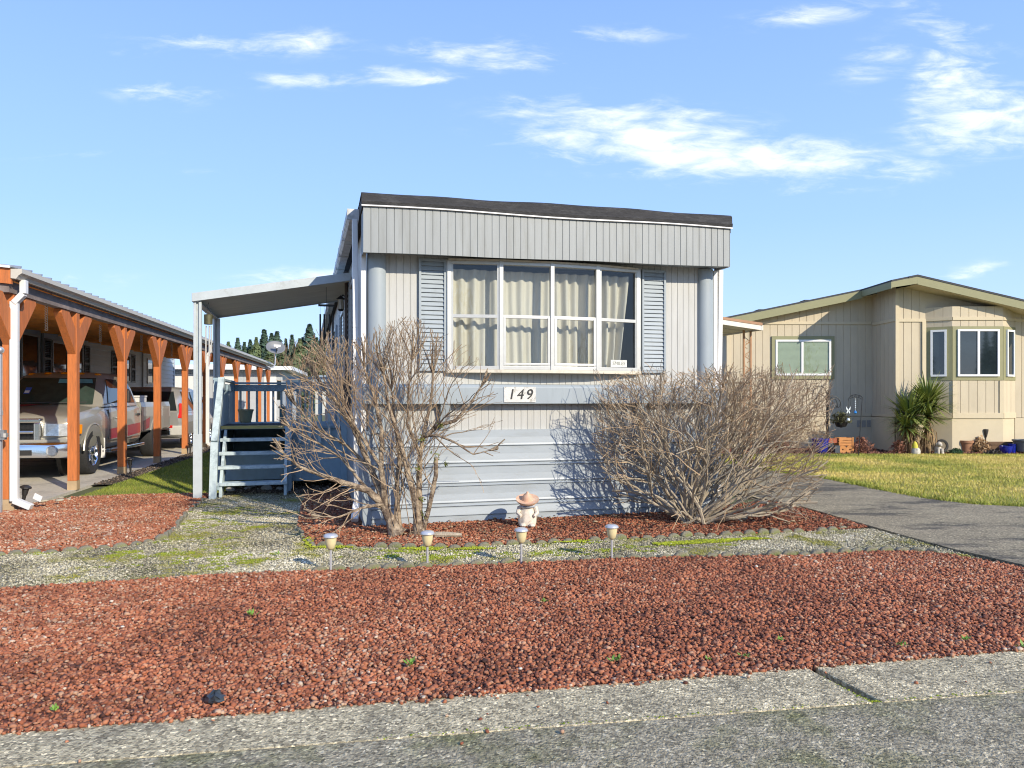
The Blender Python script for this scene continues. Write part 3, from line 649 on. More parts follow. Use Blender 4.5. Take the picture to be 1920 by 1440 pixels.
mb = MB(); mb.bar((.02, -.73, -.03), (.035, -.66, .78), .09, .10); mb.bar((.035, -.655, .78), (.075, -.10, 1.70), .09, .10); mb.build('newel', m_deckw, dk, bevel=.006)
mb = MB(); mb.bar((1.03, -.36, -.03), (1.035, -.30, .80), .09, .08); mb.bar((1.035, -.30, .80), (1.04, -.115, 1.68), .09, .06); mb.build('newel', m_deck, dk, bevel=.006)
mat_ = thing('door_mat', HF(-1.45, 4.15, .972), HA, 'black rubber mat with a yellow front edge on the porch deck', 'mat')
mb = MB(); mb.box(-.45, .46, -.5, .6, 0, .012); mb.build('rubber', M('rubber', (.012, .012, .013), .8, bump=.6, bscale=120), mat_)
mb = MB(); mb.box(-.45, .46, -.56, -.502, -.03, .016); mb.build('edge_strip', M('yellow_strip', (.42, .36, .12), .7), mat_)
for (x, y, s) in ((-4.18, 10.95, .11), (-3.93, 11.05, .14), (-3.72, 11.18, .12), (-3.56, 11.28, .13), (-4.05, 11.3, .1)):
    o = rocks('stone', np.array([[0., 0.]]), s, s, 0, M('field_stone', (.33, .31, .27), .9, var=.3, scale=12, bump=.6, bscale=20), .6, .25)
    o.location = (x, y, 0); o.modifiers.new('s', 'SUBSURF').levels = 2; o.modifiers['s'].render_levels = 2
    tag(o, 'rounded grey stone on the ground under the bottom step of the porch', 'stone', 'stones under the porch steps')
pot = thing('flower_pot', HF(-1.70, 5.66, .972), HA, 'olive round flower pot on the porch deck by the back railing', 'pot')
mb = MB(); mb.lathe([(0, 0), (.09, 0), (.125, .2), (.135, .2), (.135, .235), (.115, .235), (.10, .2), (0, .19)], 20); mb.build('pot', M('olive_glaze', (.30, .31, .19), .5, var=.15, scale=15), pot, smooth=True)
pot = thing('planter_box', HF(-1.02, 5.62, .972), HA, 'square teal planter on the porch deck behind the step post', 'planter')
mb = MB(); mb.prism([(-.1, -.1, 0), (.1, -.1, 0), (.1, .1, 0), (-.1, .1, 0)], (0, 0, .25)); mb.box(-.12, .12, -.12, .12, .251, .285); mb.build('box', M('teal', (.10, .19, .19), .6, var=.15), pot, bevel=.004)
# chimes and porch lamp
ch = thing('wind_chime', HF(-2.0, 2.98, 2.77), HA, 'rusty can wind chime with pale tubes hanging from the awning corner', 'wind chime')
mb = MB(); mb.tube([(0, 0, 0), (-.05, 0, -.17)], .003, 4); mb.tube([(0, 0, 0), (.05, 0, -.17)], .003, 4); mb.build('wire', m_dark, ch)
mb = MB(); mb.lathe([(0, -.30), (.058, -.30), (.06, -.165), (.05, -.16), (0, -.15)], 16, (0, 0, -.01)); mb.build('can', M('rusty_can', (.10, .095, .05), .6, metal=.4, var=.4, scale=20), ch, smooth=True)
for k in range(5):
    a = k * 1.256; mb = MB(); l = .38 + .05 * k; mb.tube([(.042 * math.cos(a), .042 * math.sin(a), -.33), (.042 * math.cos(a), .042 * math.sin(a), -.33 - l)], .007, 8); mb.build('tube', m_alu, ch)
ch = thing('wind_chime', HF(-.36, 3.4, 3.12), HA, 'long dark tubular wind chime hanging beside the wall under the awning', 'wind chime')
mb = MB(); mb.tube([(0, 0, 0), (0, 0, -.9)], .004, 4); mb.build('cord', m_dark, ch)
mb = MB(); mb.box(-.12, .12, -.02, .02, -.30, -.27); mb.build('bar', m_dark, ch)
for x, l in ((-.09, .62), (-.03, .5), (.05, .45), (.1, .55)): mb = MB(); mb.tube([(x, 0, -.42), (x, 0, -.42 - l)], .013, 8); mb.tube([(x, 0, -.29), (x, 0, -.42)], .002, 4); mb.build('tube', m_dark, ch)
lp = thing('wall_lamp', HF(-.01, 3.45, 2.95), HA, 'dark coach lamp on the side wall of the mobile home by the porch', 'wall lamp')
mb = MB(); mb.box(-.02, 0, -.05, .05, -.1, .1); mb.tube([(-.02, 0, .02), (-.1, 0, .06), (-.13, 0, .02)], .012, 6); mb.lathe([(0, .06), (.07, .0), (.05, -.01)], 8, (-.13, 0, .0)); mb.lathe([(.05, -.16), (.03, -.19), (0, -.19)], 8, (-.13, 0, 0)); mb.build('bracket', m_dark, lp)
mb = MB(); mb.lathe([(.045, -.01), (.05, -.16)], 8, (-.13, 0, 0)); mb.build('shade', M('lamp_glass', (.5, .45, .35), .2), lp)
# ------------------------------------------------------------------ neighbour's carport
m_cedar = M('orange_stain', (.52, .155, .037), .65, var=.22, scale=5, col2=(.33, .11, .035), thr=(.5, .72), s2=7, stretch=(6, 6, .6), bump=.15, bscale=40)
m_ceil = M('cedar_ceiling', (.80, .34, .075), .55, var=.3, scale=4, stretch=(1, 7, 1))
m_beam = M('weathered_beam', (.21, .17, .155), .85, var=.35, scale=9, col2=(.34, .27, .23), thr=(.55, .72), s2=9, stretch=(1, .5, 1))
m_gut = M('almond_gutter', (.52, .48, .40), .45, var=.06, scale=4)
cpt = thing('carport', CF(0, 0), CA, 'long open carport with orange Y-braced wooden posts and ribbed metal roof', 'carport')
PV = [-2.08, 0, 2.35, 4.75, 7.3, 9.76, 12.2, 15.0, 17.8, 21.1, 24.1]
for v in PV:
    mb = MB(); mb.box(-.065, .065, v - .065, v + .065, .14, 2.72); p = mb.build('post', m_cedar, cpt, bevel=.006)
    mb = MB()
    for s in (-1, 1):
        mb.prism([(-.055, v + s * .066, 2.08), (-.055, v + s * .066, 2.47), (-.055, v + s * .33, 2.718), (-.055, v + s * .60, 2.718), (-.055, v + s * .62, 2.66)], (.11, 0, 0))
    mb.build('brace', m_cedar, p, bevel=.004)
    mb = MB(); mb.box(-.067, .067, v - .067, v + .067, .0, .139); mb.build('post_foot', M('post_foot_wood', (.42, .30, .17), .8, var=.2), p)
mb = MB(); mb.box(-.05, .075, -2.3, 24.4, 2.721, 2.86); mb.build('beam', m_beam, cpt)
rz = lambda u: 3.0 + .085 * (.2 - u)
mb = MB()
for k in range(43):
    u1 = .09 - k * .105; u0 = max(u1 - .100, -4.45)
    mb.prism([(u0, -2.3, rz(u0) - .03), (u1, -2.3, rz(u1) - .03), (u1, -2.3, rz(u1) - .012), (u0, -2.3, rz(u0) - .012)], (0, 26.7, 0))
for v in np.arange(-1.9, 24.4, 1.22): mb.prism([(-.055, v, rz(-.055) - .17), (-.055, v, rz(-.055) - .032), (-4.43, v, rz(-4.43) - .032), (-4.43, v, rz(-4.43) - .17)], (0, .04, 0))
mb.build('ceiling', m_ceil, cpt)
mb = MB(); mb.prism([(.15, -2.38, rz(.15) + .01), (-4.48, -2.38, rz(-4.48) + .01), (-4.48, -2.38, rz(-4.48) + .022), (.15, -2.38, rz(.15) + .022)], (0, 26.85, 0))
for v in np.arange(-2.3, 24.4, .305): mb.prism([(.20, v, rz(.20) + .018), (-4.48, v, rz(-4.48) + .018), (-4.48, v + .02, rz(-4.48) + .05), (.20, v + .02, rz(.20) + .05)], (0, .035, 0))
mb.build('roof', M('ribbed_metal', (.35, .36, .36), .4, metal=.5, var=.15), cpt)
mb = MB(); mb.prism([(.12, -2.345, rz(.12) - .19), (.12, -2.345, rz(.12) - .002), (-4.48, -2.345, rz(-4.48) - .002), (-4.48, -2.345, rz(-4.48) - .19)], (0, .04, 0)); mb.build('fascia_board', m_cedar, cpt)
mb = MB(); mb.prism([(.12, -2.385, rz(.12) + .0), (.12, -2.385, rz(.12) + .03), (-4.48, -2.385, rz(-4.48) + .03), (-4.48, -2.385, rz(-4.48) + .0)], (0, .03, 0)); mb.build('drip_edge', m_white, cpt)
mb = MB(); mb.prism([(.12, -2.36, 3.0), (.12, -2.36, 2.885), (.18, -2.36, 2.88), (.205, -2.36, 2.92), (.245, -2.36, 2.95), (.245, -2.36, 3.005)], (0, 26.8, 0)); mb.build('gutter', m_gut, cpt)
mb = MB(); mb.box(.09, .12, -2.30, 24.4, 2.87, 2.985); mb.build('fascia_board', m_beam, cpt)
for v, x in ((-2.17, .085), (9.5, .11)):
    mb = MB(); mb.bar((.19, v, 2.89), (.19, v, 2.72), .09, .07); mb.bar((.19, v, 2.72), (x, v, 2.6), .09, .07); mb.bar((x, v, 2.62), (x, v, .12), .09, .07, up=(0, 1, 0)); mb.bar((x, v, .13), (x + .2, v - .02, .04), .09, .07)
    mb.build('downspout', m_white, cpt, bevel=.008)
# spiral chains hanging from the ceiling
proto = None
for i, (v, z0, z1, lb) in enumerate(((1.64, 3.0, 2.59, 'white spiral chain hanging nearest the front of the carport, before the first braced post'), (4.32, 3.0, 2.61, 'white spiral chain hanging between the second and third braced posts of the carport'),
                                     (7.25, 3.0, 2.53, 'white spiral chain hanging between the third and fourth braced posts of the carport'), (10.2, 3.0, 2.64, 'white spiral chain hanging deepest in the carport above the silver car'))):
    if proto is None:
        proto = thing('hanging_chain', CF(-1, v, z0), CA, lb, 'hanging chain', 'white chains hanging in the carport')
        mb = MB()
        for s in (0, math.pi): mb.tube([(.022 * math.cos(t * .9 + s), .022 * math.sin(t * .9 + s), -.0115 * t) for t in range(38)], .007, 5)
        mb.build('spiral', m_white, proto)
        mb = MB(); mb.tube([(0, 0, .03), (0, 0, -.01)], .006, 6); mb.build('hook', m_dark, proto)
    else: dup(proto, CF(-1, v, z0), label=lb)
# ------------------------------------------------------------------ grey neighbour house under the carport
m_lap = M('grey_lap_siding', (.43, .48, .52), .6, var=.07, scale=3, stretch=(1, .4, 4))
gh = thing('grey_house', CF(-4.5, 0), CA, 'grey lap-sided house with black shutters standing behind the carport', 'house')
mb = MB(); prof = [(-.02, .0)]
for k in range(18): prof += [(.026, .02 + k * .19), (-.006, .02 + (k + 1) * .19 - .004)]
prof += [(-.02, 3.45)]
mb.prism([(p[0], -3, p[1]) for p in prof], (0, 28.4, 0)); mb.box(-6, -.021, -3, 25.4, 0, 3.45)
mb.box(-.01, .05, 25.36, 25.46, 0, 3.45)
mb.build('wall', m_lap, gh)
mb = MB(); mb.box(-6.3, .02, -3.2, 25.6, 3.46, 3.6); mb.build('roof', m_tar, gh)
m_shut = M('black_shutter', (.015, .017, .022), .5, var=.2)
def gwin(v0, v1, z0, z1, mull):
    mb = MB(); x = .03; w = .06
    mb.box(.02, .05, v0, v0 + w, z0, z1); mb.box(.02, .05, v1 - w, v1, z0, z1); mb.box(.02, .05, v0 + w, v1 - w, z0, z0 + w); mb.box(.02, .05, v0 + w, v1 - w, z1 - w, z1)
    for mu in mull: mb.box(.02, .048, mu - .02, mu + .02, z0 + w, z1 - w)
    f = mb.build('window', m_gwf, gh)
    mb = MB(); mb.box(.02, .028, v0 + w, v1 - w, z0 + w, z1 - w); mb.build('pane', MATS['dark_glass'], f)
    mb = MB(); mb.box(-.0, .024, v0 + w, v1 - w, z0 + w + .02, z0 + .5); 
m_gwf = M('window_frame_grey', (.42, .43, .43), .5, var=.08)
gwin(9.2, 10.3, 1.2, 3.15, []); gwin(11.2, 13.6, 2.0, 3.08, [12.3]); gwin(17.1, 18.55, 2.0, 3.06, [17.8]); gwin(20.9, 21.8, 2.0, 3.06, [])
for v0, v1 in ((10.6, 11.1), (13.7, 14.2), (16.4, 17.0), (18.65, 19.2)):
    mb = MB(); mb.box(.02, .05, v0, v0 + .06, 2.0, 3.1); mb.box(.02, .05, v1 - .06, v1, 2.0, 3.1)
    for z in (2.0, 2.5, 3.04): mb.box(.02, .05, v0 + .06, v1 - .06, z, z + .06)
    for k in range(20): mb.prism([(.045, v0 + .06, 2.07 + k * .049), (.02, v0 + .06, 2.11 + k * .049), (.02, v0 + .06, 2.10 + k * .049)], (0, v1 - v0 - .12, 0))
    mb.build('shutter', m_shut, gh)
mb = MB(); mb.tube([(.06, 20.1, 3.3), (.06, 20.1, .4)], .035, 8); mb.tube([(.06, 10.45, 3.3), (.06, 10.45, 1.5)], .04, 8); mb.build('downspout', M('grey_pipe', (.2, .21, .22), .5), gh)
# white house beyond
wh = thing('white_house', CF(-5.5, 27.5), CA, 'white and grey house with white eaves beyond the far end of the carport', 'house')
mb = MB(); grooved(mb, 0, 5.8, 0, 0, 2.82, .3, .02, .015); mb.box(0, 5.8, .02, 10, 0, 2.82); mb.build('wall', M('pale_grey_wall', (.42, .44, .45), .7, var=.06), wh)
mb = MB(); mb.box(-.6, 6.35, -.6, 10.5, 2.83, 3.02); mb.prism([(-.6, .3, 3.021), (6.3, .3, 3.021), (2.8, .3, 3.15)], (0, 10, 0)); mb.build('roof', M('white_roof', (.75, .75, .74), .5), wh)
mb = MB(); mb.box(2.4, 3.4, -.03, -.001, .2, 2.6); mb.build('door', m_white, wh)
mb = MB(); mb.box(4.9, 5.5, -.03, -.001, .2, 2.6); mb.build('door', m_white, wh)
mb = MB(); mb.box(.3, 2.0, -.04, -.001, 1.0, 2.6); mb.build('garage_door', m_white, wh)
mb = MB(); mb.box(5.55, 5.75, -.025, -.001, 1.3, 2.3); mb.build('window', MATS['dark_glass'], wh)
# low grey roofed home far behind the deck
fh = thing('far_home', (-15.5, 58, 0), 10, 'low pale home with a shallow grey-green roof in front of the conifers', 'house')
mb = MB(); mb.box(0, 16, 0, 8, 0, 2.6); mb.build('wall', M('far_wall', (.5, .5, .46), .7), fh)
mb = MB(); mb.prism([(-.5, -.5, 2.61), (-.5, 8.5, 2.61), (-.5, 4, 3.3)], (17, 0, 0)); mb.build('roof', M('far_roof', (.30, .33, .28), .8), fh)
mb = MB(); mb.box(2, 3.4, -.03, -.001, 1, 2.1); mb.box(7, 8.4, -.03, -.001, 1, 2.1); mb.build('window', MATS['dark_glass'], fh)
# satellite dish
sd = thing('satellite_dish', CF(.32, 21.6, 2.74), CA, 'grey oval satellite dish on a curved mast at the carport gutter', 'satellite dish')
mb = MB(); mb.tube([(0, -.35, .03), (.08, -.3, -.02), (.2, -.15, .0), (.27, -.05, .12), (.28, 0, .35), (.28, 0, .62)], .026, 8); mb.build('mast', M('galvanised', (.5, .51, .52), .4, metal=.5), sd, smooth=True)
mb = MB(); ax = Vector((.25, -.8, .45)).normalized(); ux = Vector((0, 0, 1)).cross(ax).normalized(); uy = ax.cross(ux)
vs, fs = [], []; cc = Vector((.28, 0, .86))
for i in range(7):
    r = i / 6
    for k in range(24):
        a = 2 * math.pi * k / 24; vs.append(cc + ux * (r * .42 * math.cos(a)) + uy * (r * .33 * math.sin(a)) + ax * (.09 * r * r))
for i in range(6):
    for k in range(24): fs.append((i * 24 + k, i * 24 + (k + 1) % 24, (i + 1) * 24 + (k + 1) % 24, (i + 1) * 24 + k))
mb.add(vs, fs); mb.build('reflector', M('dish_grey', (.15, .16, .17), .5, var=.05), sd, smooth=True, solid=.012)
mb = MB(); f = cc + ax * .36 - uy * .1; mb.bar(cc - uy * .3, f - uy * .03, .03); mb.build('arm', m_dark, sd)
mb = MB()
mb.bar(f - ux * .15, f + ux * .15, .10, .09); mb.bar(f - uy * .06, f - uy * .06 - ax * .14, .08); mb.build('receiver', m_white, sd, bevel=.01)
# metal pole at the left edge
pl = thing('metal_pole', (-6.30, 9.05, 0), 0, 'chrome pole with a ball finial at the left edge beside the first carport post', 'pole')
mb = MB(); mb.tube([(0, 0, 0), (0, 0, 1.95)], .03, 12); mb.tube([(0, 0, 1.2), (0, 0, 1.26)], .036, 12); mb.build('shaft', M('chrome_pole', (.55, .56, .57), .3, metal=.7, var=.1), pl, smooth=True)
mb = MB(); mb.ball((0, 0, 2.0), .05, 14, 10); mb.build('finial', MATS['chrome_pole'], pl, smooth=True)
mb = MB(); mb.box(-.04, .09, -.05, .0, .9, 1.02); mb.lathe([(0, 0), (.04, 0), (.04, .05), (0, .05)], 10, (.08, -.03, .93)); mb.build('bracket', M('bracket_metal', (.4, .38, .35), .4, metal=.6, var=.3), pl)
# black stake lights by the carport posts
m_blk = M('black_plastic', (.03, .028, .026), .5, var=.2)
def stake(loc, tilt, label, tagc=False):
    t = thing('stake_light', loc, 0, label, 'garden light', 'black stake lights at the carport posts'); t.rotation_euler = (R(tilt[0]), R(tilt[1]), 0)
    mb = MB(); mb.tube([(0, 0, -.02), (0, 0, .17)], [.012, .024], 8); mb.build('stake', m_blk, t)
    mb = MB(); mb.lathe([(0, .17), (.03, .17), (.04, .25), (.066, .262), (.064, .282), (.03, .30), (0, .302)], 10); mb.build('lantern', m_blk, t)
stake((-6.27, 9.42, 0), (0, 10), 'black stake light leaning at the foot of the front carport post')
stake(CF(.16, 2.3), (0, -3), 'black stake light at the foot of the third carport post in front of the truck')
stake(CF(.16, 7.1), (0, 3), 'black stake light at the foot of the fifth carport post beside the silver car')
t = tag(MB().add([(0, 0, 0), (.09, .01, -.05), (.12, .01, .02), (.03, 0, .07)], [(0, 1, 2, 3)]).build('paper_tag', M('paper', (.75, .75, .72), .8), solid=.004), 'white paper tag hanging beside the leaning black stake light', 'tag'); t.location = (-6.12, 9.4, .13)
for i, (x, y, s) in enumerate(((-6.05, 9.5, .12), (-5.98, 9.72, .12), (-6.1, 9.95, .1), (-6.15, 10.2, .09))):
    o = rocks('paver_stone', np.array([[0., 0.]]), s, s, 0, M('tan_stone', (.45, .40, .29), .9, var=.2, scale=10), .3, .1)
    o.location = (x, y, 0); o.modifiers.new('s', 'SUBSURF'); o.modifiers['s'].render_levels = 1
    tag(o, 'flat tan stone along the edge between carport slab and red rock bed', 'stone', 'flat stones beside the front carport post')
# ------------------------------------------------------------------ vehicles
m_paint = M('pewter_paint', (.37, .355, .30), .3, metal=.3, var=.04, scale=3, coat=.6)
m_silver = M('silver_paint', (.44, .44, .42), .28, metal=.5, var=.04, coat=.6)
m_red = M('red_stripe', (.36, .012, .035), .3, coat=.5)
m_chrome = M('chrome', (.80, .80, .79), .14, metal=1.0, var=.05)
m_tyre = M('tyre', (.022, .022, .022), .85, var=.3, bump=.8, bscale=60)
m_dgl = MATS['dark_glass']
m_lens = M('headlight_lens', (.62, .64, .64), .08, metal=.4, var=.35, scale=18)
m_amber = M('amber', (.85, .28, .01), .2)
m_tail = M('tail_red', (.55, .015, .012), .15)
m_grille = M('grille_mesh', (.012, .012, .012), .5, var=.6, scale=60)
def loft(secs):
    mb = MB(); vs, fs = [], []; n = len(secs[0][1])
    for (y, half) in secs:
        for (x, z) in half: vs.append((x, y, z))
        for (x, z) in reversed(half): vs.append((-x, y, z))
    m = 2 * n
    for i in range(len(secs) - 1):
        for k in range(m - 1): fs.append((i * m + k, i * m + k + 1, (i + 1) * m + k + 1, (i + 1) * m + k))
        fs.append((i * m + m - 1, i * m, (i + 1) * m, (i + 1) * m + m - 1))
    fs += [tuple(range(m))[::-1], tuple(range((len(secs) - 1) * m, len(secs) * m))]
    return mb.add(vs, fs)
def cyl_cutter(x0, x1, y, z, r):
    mb = MB(); mb.tube([(x0, y, z), (x1, y, z)], r, 32); return mb.build('cutter', m_dark)
def wheel(par, x, y, r, w, side, rim_m, spokes=8):
    wt = thing('wheel', (x, y, r), 0, None, None); wt.parent = par
    mb = MB(); h = w / 2
    mb.lathe([(r * .62, -h * .9), (r * .70, -h), (r * .92, -h), (r * .985, -h * .8), (r, -h * .55), (r, h * .55), (r * .985, h * .8), (r * .92, h), (r * .70, h), (r * .62, h * .9), (r * .62, -h * .9)], 40, (0, 0, 0), 'x'); mb.build('tyre', m_tyre, wt, smooth=True)
    mb = MB(); s = side * h
    mb.lathe([(r * .62, s * .95), (r * .58, s * .8), (r * .56, s * .35), (0, s * .3)], 40, (0, 0, 0), 'x'); 
    for k in range(spokes):
        a = 2 * math.pi * k / spokes; c, sn = math.cos(a), math.sin(a)
        mb.bar((s * .55, c * r * .15, sn * r * .15), (s * .72, c * r * .57, sn * r * .57), .045, .05)
    mb.lathe([(r * .2, s * .35), (r * .2, s * .85), (r * .12, s * 1.0), (0, s * 1.0)], 16, (0, 0, 0), 'x')
    mb.build('rim', rim_m, wt, smooth=True)
def empty_part(name, par):
    o = bpy.data.objects.new(name, None); C.objects.link(o); o.parent = par; return o
# pickup, nose toward -y, x to its left side (seen side is +x)
tk = thing('pickup_truck', CF(-1.52, 1.45), CA, 'pewter pickup truck with red side stripe and five amber roof lights under the carport', 'pickup truck')
S = lambda w, zb, z1, zs, zt_: [(w * .86, zb), (w * .97, zb + .10), (w, z1), (w, (z1 + zs) / 2 + .05), (w * .975, zs), (w * .90, zt_), (w * .5, zt_ + .035), (0, zt_ + .045)]
body = loft([(.10, S(.78, .62, .74, .92, .98)), (.16, S(.90, .52, .72, .96, 1.04)), (.30, S(.97, .46, .72, 1.02, 1.09)), (.7, S(1.0, .42, .72, 1.07, 1.16)), (1.2, S(1.01, .42, .72, 1.11, 1.21)), (1.62, S(1.01, .42, .72, 1.15, 1.26)),
             (2.2, S(1.0, .42, .70, 1.16, 1.27)), (3.2, S(1.0, .42, .70, 1.17, 1.28)), (4.02, S(1.0, .42, .70, 1.17, 1.28))]).build('body', m_paint, tk)
boolean_cut(body, [cyl_cutter(.60, 1.3, 1.02, .42, .50), cyl_cutter(-1.3, -.60, 1.02, .42, .50)])
bm = bmesh.new(); bm.from_mesh(body.data)
for f in bm.faces: f.smooth = True
for e in bm.edges:
    if len(e.link_faces) == 2 and e.calc_face_angle(0) > R(28): e.smooth = False
bm.to_mesh(body.data); bm.free()
mb = MB()
for s in (-1, 1): mb.tube([(s * .55, 1.02, .45), (s * .62, 1.02, .45)], .52, 20)
mb.box(-.55, .55, .5, 6.4, .35, .5); mb.build('underbody', m_blk, tk)
# cab
cab = MB(); ring = lambda z, w, y0, y1, r: [(-w, y1 - r, z), (-w, y0 + r, z), (-w + r, y0, z), (0, y0 - .04, z), (w - r, y0, z), (w, y0 + r, z), (w, y1 - r, z), (w - r, y1, z), (-w + r, y1, z)]
rings = [ring(1.24, .96, 1.48, 3.98, .12), ring(1.62, .86, 1.95, 3.86, .14), ring(1.84, .77, 2.30, 3.74, .16), ring(1.915, .66, 2.52, 3.60, .14), ring(1.935, .40, 2.75, 3.40, .1)]
vs = [p for r_ in rings for p in r_]; n = 9
fs = [(i * n + k, i * n + (k + 1) % n, (i + 1) * n + (k + 1) % n, (i + 1) * n + k) for i in range(4) for k in range(n)] + [tuple(range(4 * n, 5 * n))]
cab.add(vs, fs); cabo = cab.build('cab', m_paint, tk, smooth=True)
def lerp3(a, b, t): return tuple(a[i] + (b[i] - a[i]) * t for i in range(3))
def cabp(x, z, off=.012, front=True, y=None):   # point on cab skin
    t = (z - 1.24) / .38 if z < 1.62 else 1 + (z - 1.62) / .22
    w = .96 + (.86 - .96) * t if t < 1 else .86 + (.77 - .86) * (t - 1); y0 = 1.48 + .47 * t if t < 1 else 1.95 + .35 * (t - 1)
    return w, y0
mb = MB()
rows = []
for z in (1.285, 1.45, 1.62, 1.80):
    w, y0 = cabp(0, z); rows.append([(x * (w - .13), y0 - .04 + .035 * x * x - .014, z + .006) for x in (-1, -.5, 0, .5, 1)])
vs = [p for r_ in rows for p in r_]; mb.add(vs, [(i * 5 + k, i * 5 + k + 1, (i + 1) * 5 + k + 1, (i + 1) * 5 + k) for i in range(3) for k in range(4)]); mb.build('windshield', M('windshield_glass', (.035, .055, .045), .12, var=.3, scale=5, spec=.35), tk, smooth=True)
for s in (1, -1):
    for (ya, yb, yc, yd) in ((1.98, 2.92, 2.28, 2.92), (3.02, 3.70, 3.02, 3.58)):
        mb = MB(); pts = []
        for (y, z) in ((ya, 1.31), (yb, 1.31), (yd, 1.79), (yc, 1.79)):
            w, _ = cabp(0, z); pts.append((s * (w + .012), y, z))
        mid = []
        for (a, b) in ((pts[0], pts[3]), (pts[1], pts[2])):
            m_ = lerp3(a, b, .62); w, _ = cabp(0, m_[2]); mid.append((s * (w + .012), m_[1], m_[2]))
        mb.add([pts[0], pts[1], mid[1], mid[0], pts[2], pts[3]], [(0, 1, 2, 3), (3, 2, 4, 5)]); mb.build('side_window', m_dgl, tk)
    # doors: seam strips, handle, red stripe
    for (ya, yb) in ((1.86, 2.94), (2.98, 3.92)):
        d = MB(); d.prism([(s * 1.004, ya, .58), (s * 1.004, yb, .58), (s * 1.004, yb, 1.12), (s * .985, yb, 1.20), (s * .985, ya, 1.20), (s * 1.004, ya, 1.12)], (s * .006, 0, 0)); do = d.build('door', m_paint, tk, bevel=.004)
        mb = MB(); mb.box(s * 1.008 if s > 0 else -1.03, 1.03 if s > 0 else s * 1.008, yb - .26, yb - .08, 1.02, 1.07); mb.build('handle', m_blk, do, bevel=.008)
        mb = MB(); x0 = s * 1.0105; ra, rb = .62 + .01 * ya, .62 + .01 * yb
        mb.add([(x0, ya + .01, .60), (x0, yb - .01, .60 + .02 * (yb - 1.9)), (x0, yb - .01, .80 + .03 * (yb - 1.9)), (x0, ya + .01, .80 + .03 * (ya - 1.9))], [(0, 1, 2, 3)]); mb.build('stripe', m_red, do)
        if ya < 2: text_mesh('lettering', 'POWERED', .06, m_chrome, do, (s * 1.012, ya + .34, 1.0), rot=(90, 0, 90 * s), depth=.004)
    mb = MB(); mb.prism([(s * .93, 2.06, 1.30), (s * 1.14, 2.02, 1.33), (s * 1.32, 2.02, 1.32), (s * 1.32, 2.02, 1.56), (s * 1.14, 2.02, 1.55), (s * 1.12, 2.04, 1.38)], (0, .12, 0)); mb.build('mirror', m_blk, tk, bevel=.02)
    mb = MB(); mb.prism([(s * .98, 1.55, .36), (s * 1.10, 1.62, .36), (s * 1.10, 3.9, .36), (s * .98, 3.98, .36)], (0, 0, .06)); mb.build('running_board', m_chrome, tk, bevel=.01)
    mb = MB(); mb.tube([(s * 1.005, 1.02 + .515 * math.cos(R(a)), .42 + .515 * math.sin(R(a))) for a in range(5, 176, 10)], .018, 6); mb.build('arch_lip', m_paint, tk, smooth=True)
    mb = MB(); mb.tube([(s * 1.0, 5.25 + .53 * math.cos(R(a)), .42 + .53 * math.sin(R(a))) for a in range(25, 156, 10)], .02, 6); mb.build('arch_lip', m_paint, tk, smooth=True)
    mb = MB(); mb.box(min(s * .78, s * 1.02), max(s * .78, s * 1.02), 1.56, 1.575, .26, .64); mb.build('mud_flap', m_white, tk)
    hl = empty_part('headlight', tk)
    mb = MB(); q = [(.52, .085, .755), (.76, .085, .75), (.955, .235, .755), (.965, .26, .945), (.76, .10, .965), (.54, .09, .98)]; n_ = len(q)
    vs = [(s * x, y, z) for x, y, z in q] + [(s * (x + .012), y - .055, z) for x, y, z in q]
    mb.add(vs, [(0, 1, 4, 5), (1, 2, 3, 4), (6, 7, 10, 11), (7, 8, 9, 10)] + [(k, (k + 1) % 6, 6 + (k + 1) % 6, 6 + k) for k in range(6)]); mb.build('lens', m_lens, hl, bevel=.008)
    mb = MB(); mb.prism([(s * .972, .235, .76), (s * 1.012, .40, .78), (s * 1.012, .42, .94), (s * .98, .26, .945)], (s * .012, -.03, 0)); mb.build('turn_lens', m_amber, hl, bevel=.008)
    for yb_ in (1.02,): wheel(tk, s * .86, yb_, .42, .29, s, m_chrome)
    wheel(tk, s * .86, 5.25, .42, .29, s, m_chrome)
mb = MB()   # grille
for (x0, x1, z0, z1) in ((-.50, .50, .985, 1.06), (-.50, .50, .60, .67), (-.50, -.40, .67, .985), (.40, .50, .67, .985), (-.04, .04, .67, .985), (-.40, .40, .80, .85)): mb.box(x0, x1, -.02, .13, z0, z1)
g_ = mb.build('grille', m_chrome, tk, bevel=.02)
mb = MB(); mb.box(-.41, .41, .06, .12, .66, .99)
for k in range(12):
    x = -.38 + k * .07; mb.bar((x, .05, .67), (x, .05, .98), .007)
for k in range(5): mb.bar((-.4, .047, .70 + k * .06), (.4, .047, .70 + k * .06), .007)
mb.build('grille_mesh', m_grille, g_)
mb = loft([(-.14, [(.62, .40), (.70, .42), (.70, .60), (.62, .62), (0, .62)]), (-.05, [(.94, .38), (1.0, .42), (1.0, .62), (.94, .66), (0, .66)]), (.28, [(.98, .40), (1.03, .44), (1.03, .60), (.98, .64), (0, .64)])]); bp = mb.build('bumper', m_chrome, tk, smooth=True)
mb = MB(); mb.box(-.96, .96, -.06, .25, .655, .70); mb.build('bumper_cap', m_paint, tk, bevel=.015)
mb = MB(); mb.box(-.42, .42, -.155, -.10, .44, .53); mb.build('air_intake', m_blk, bp)
for s in (-1, 1): mb = MB(); mb.lathe([(0, -.02), (.075, -.02), (.095, .0), (.095, .06)], 16, (s * .72, -.13, .51), 'y'); mb.build('fog_light', m_lens, bp, smooth=True)
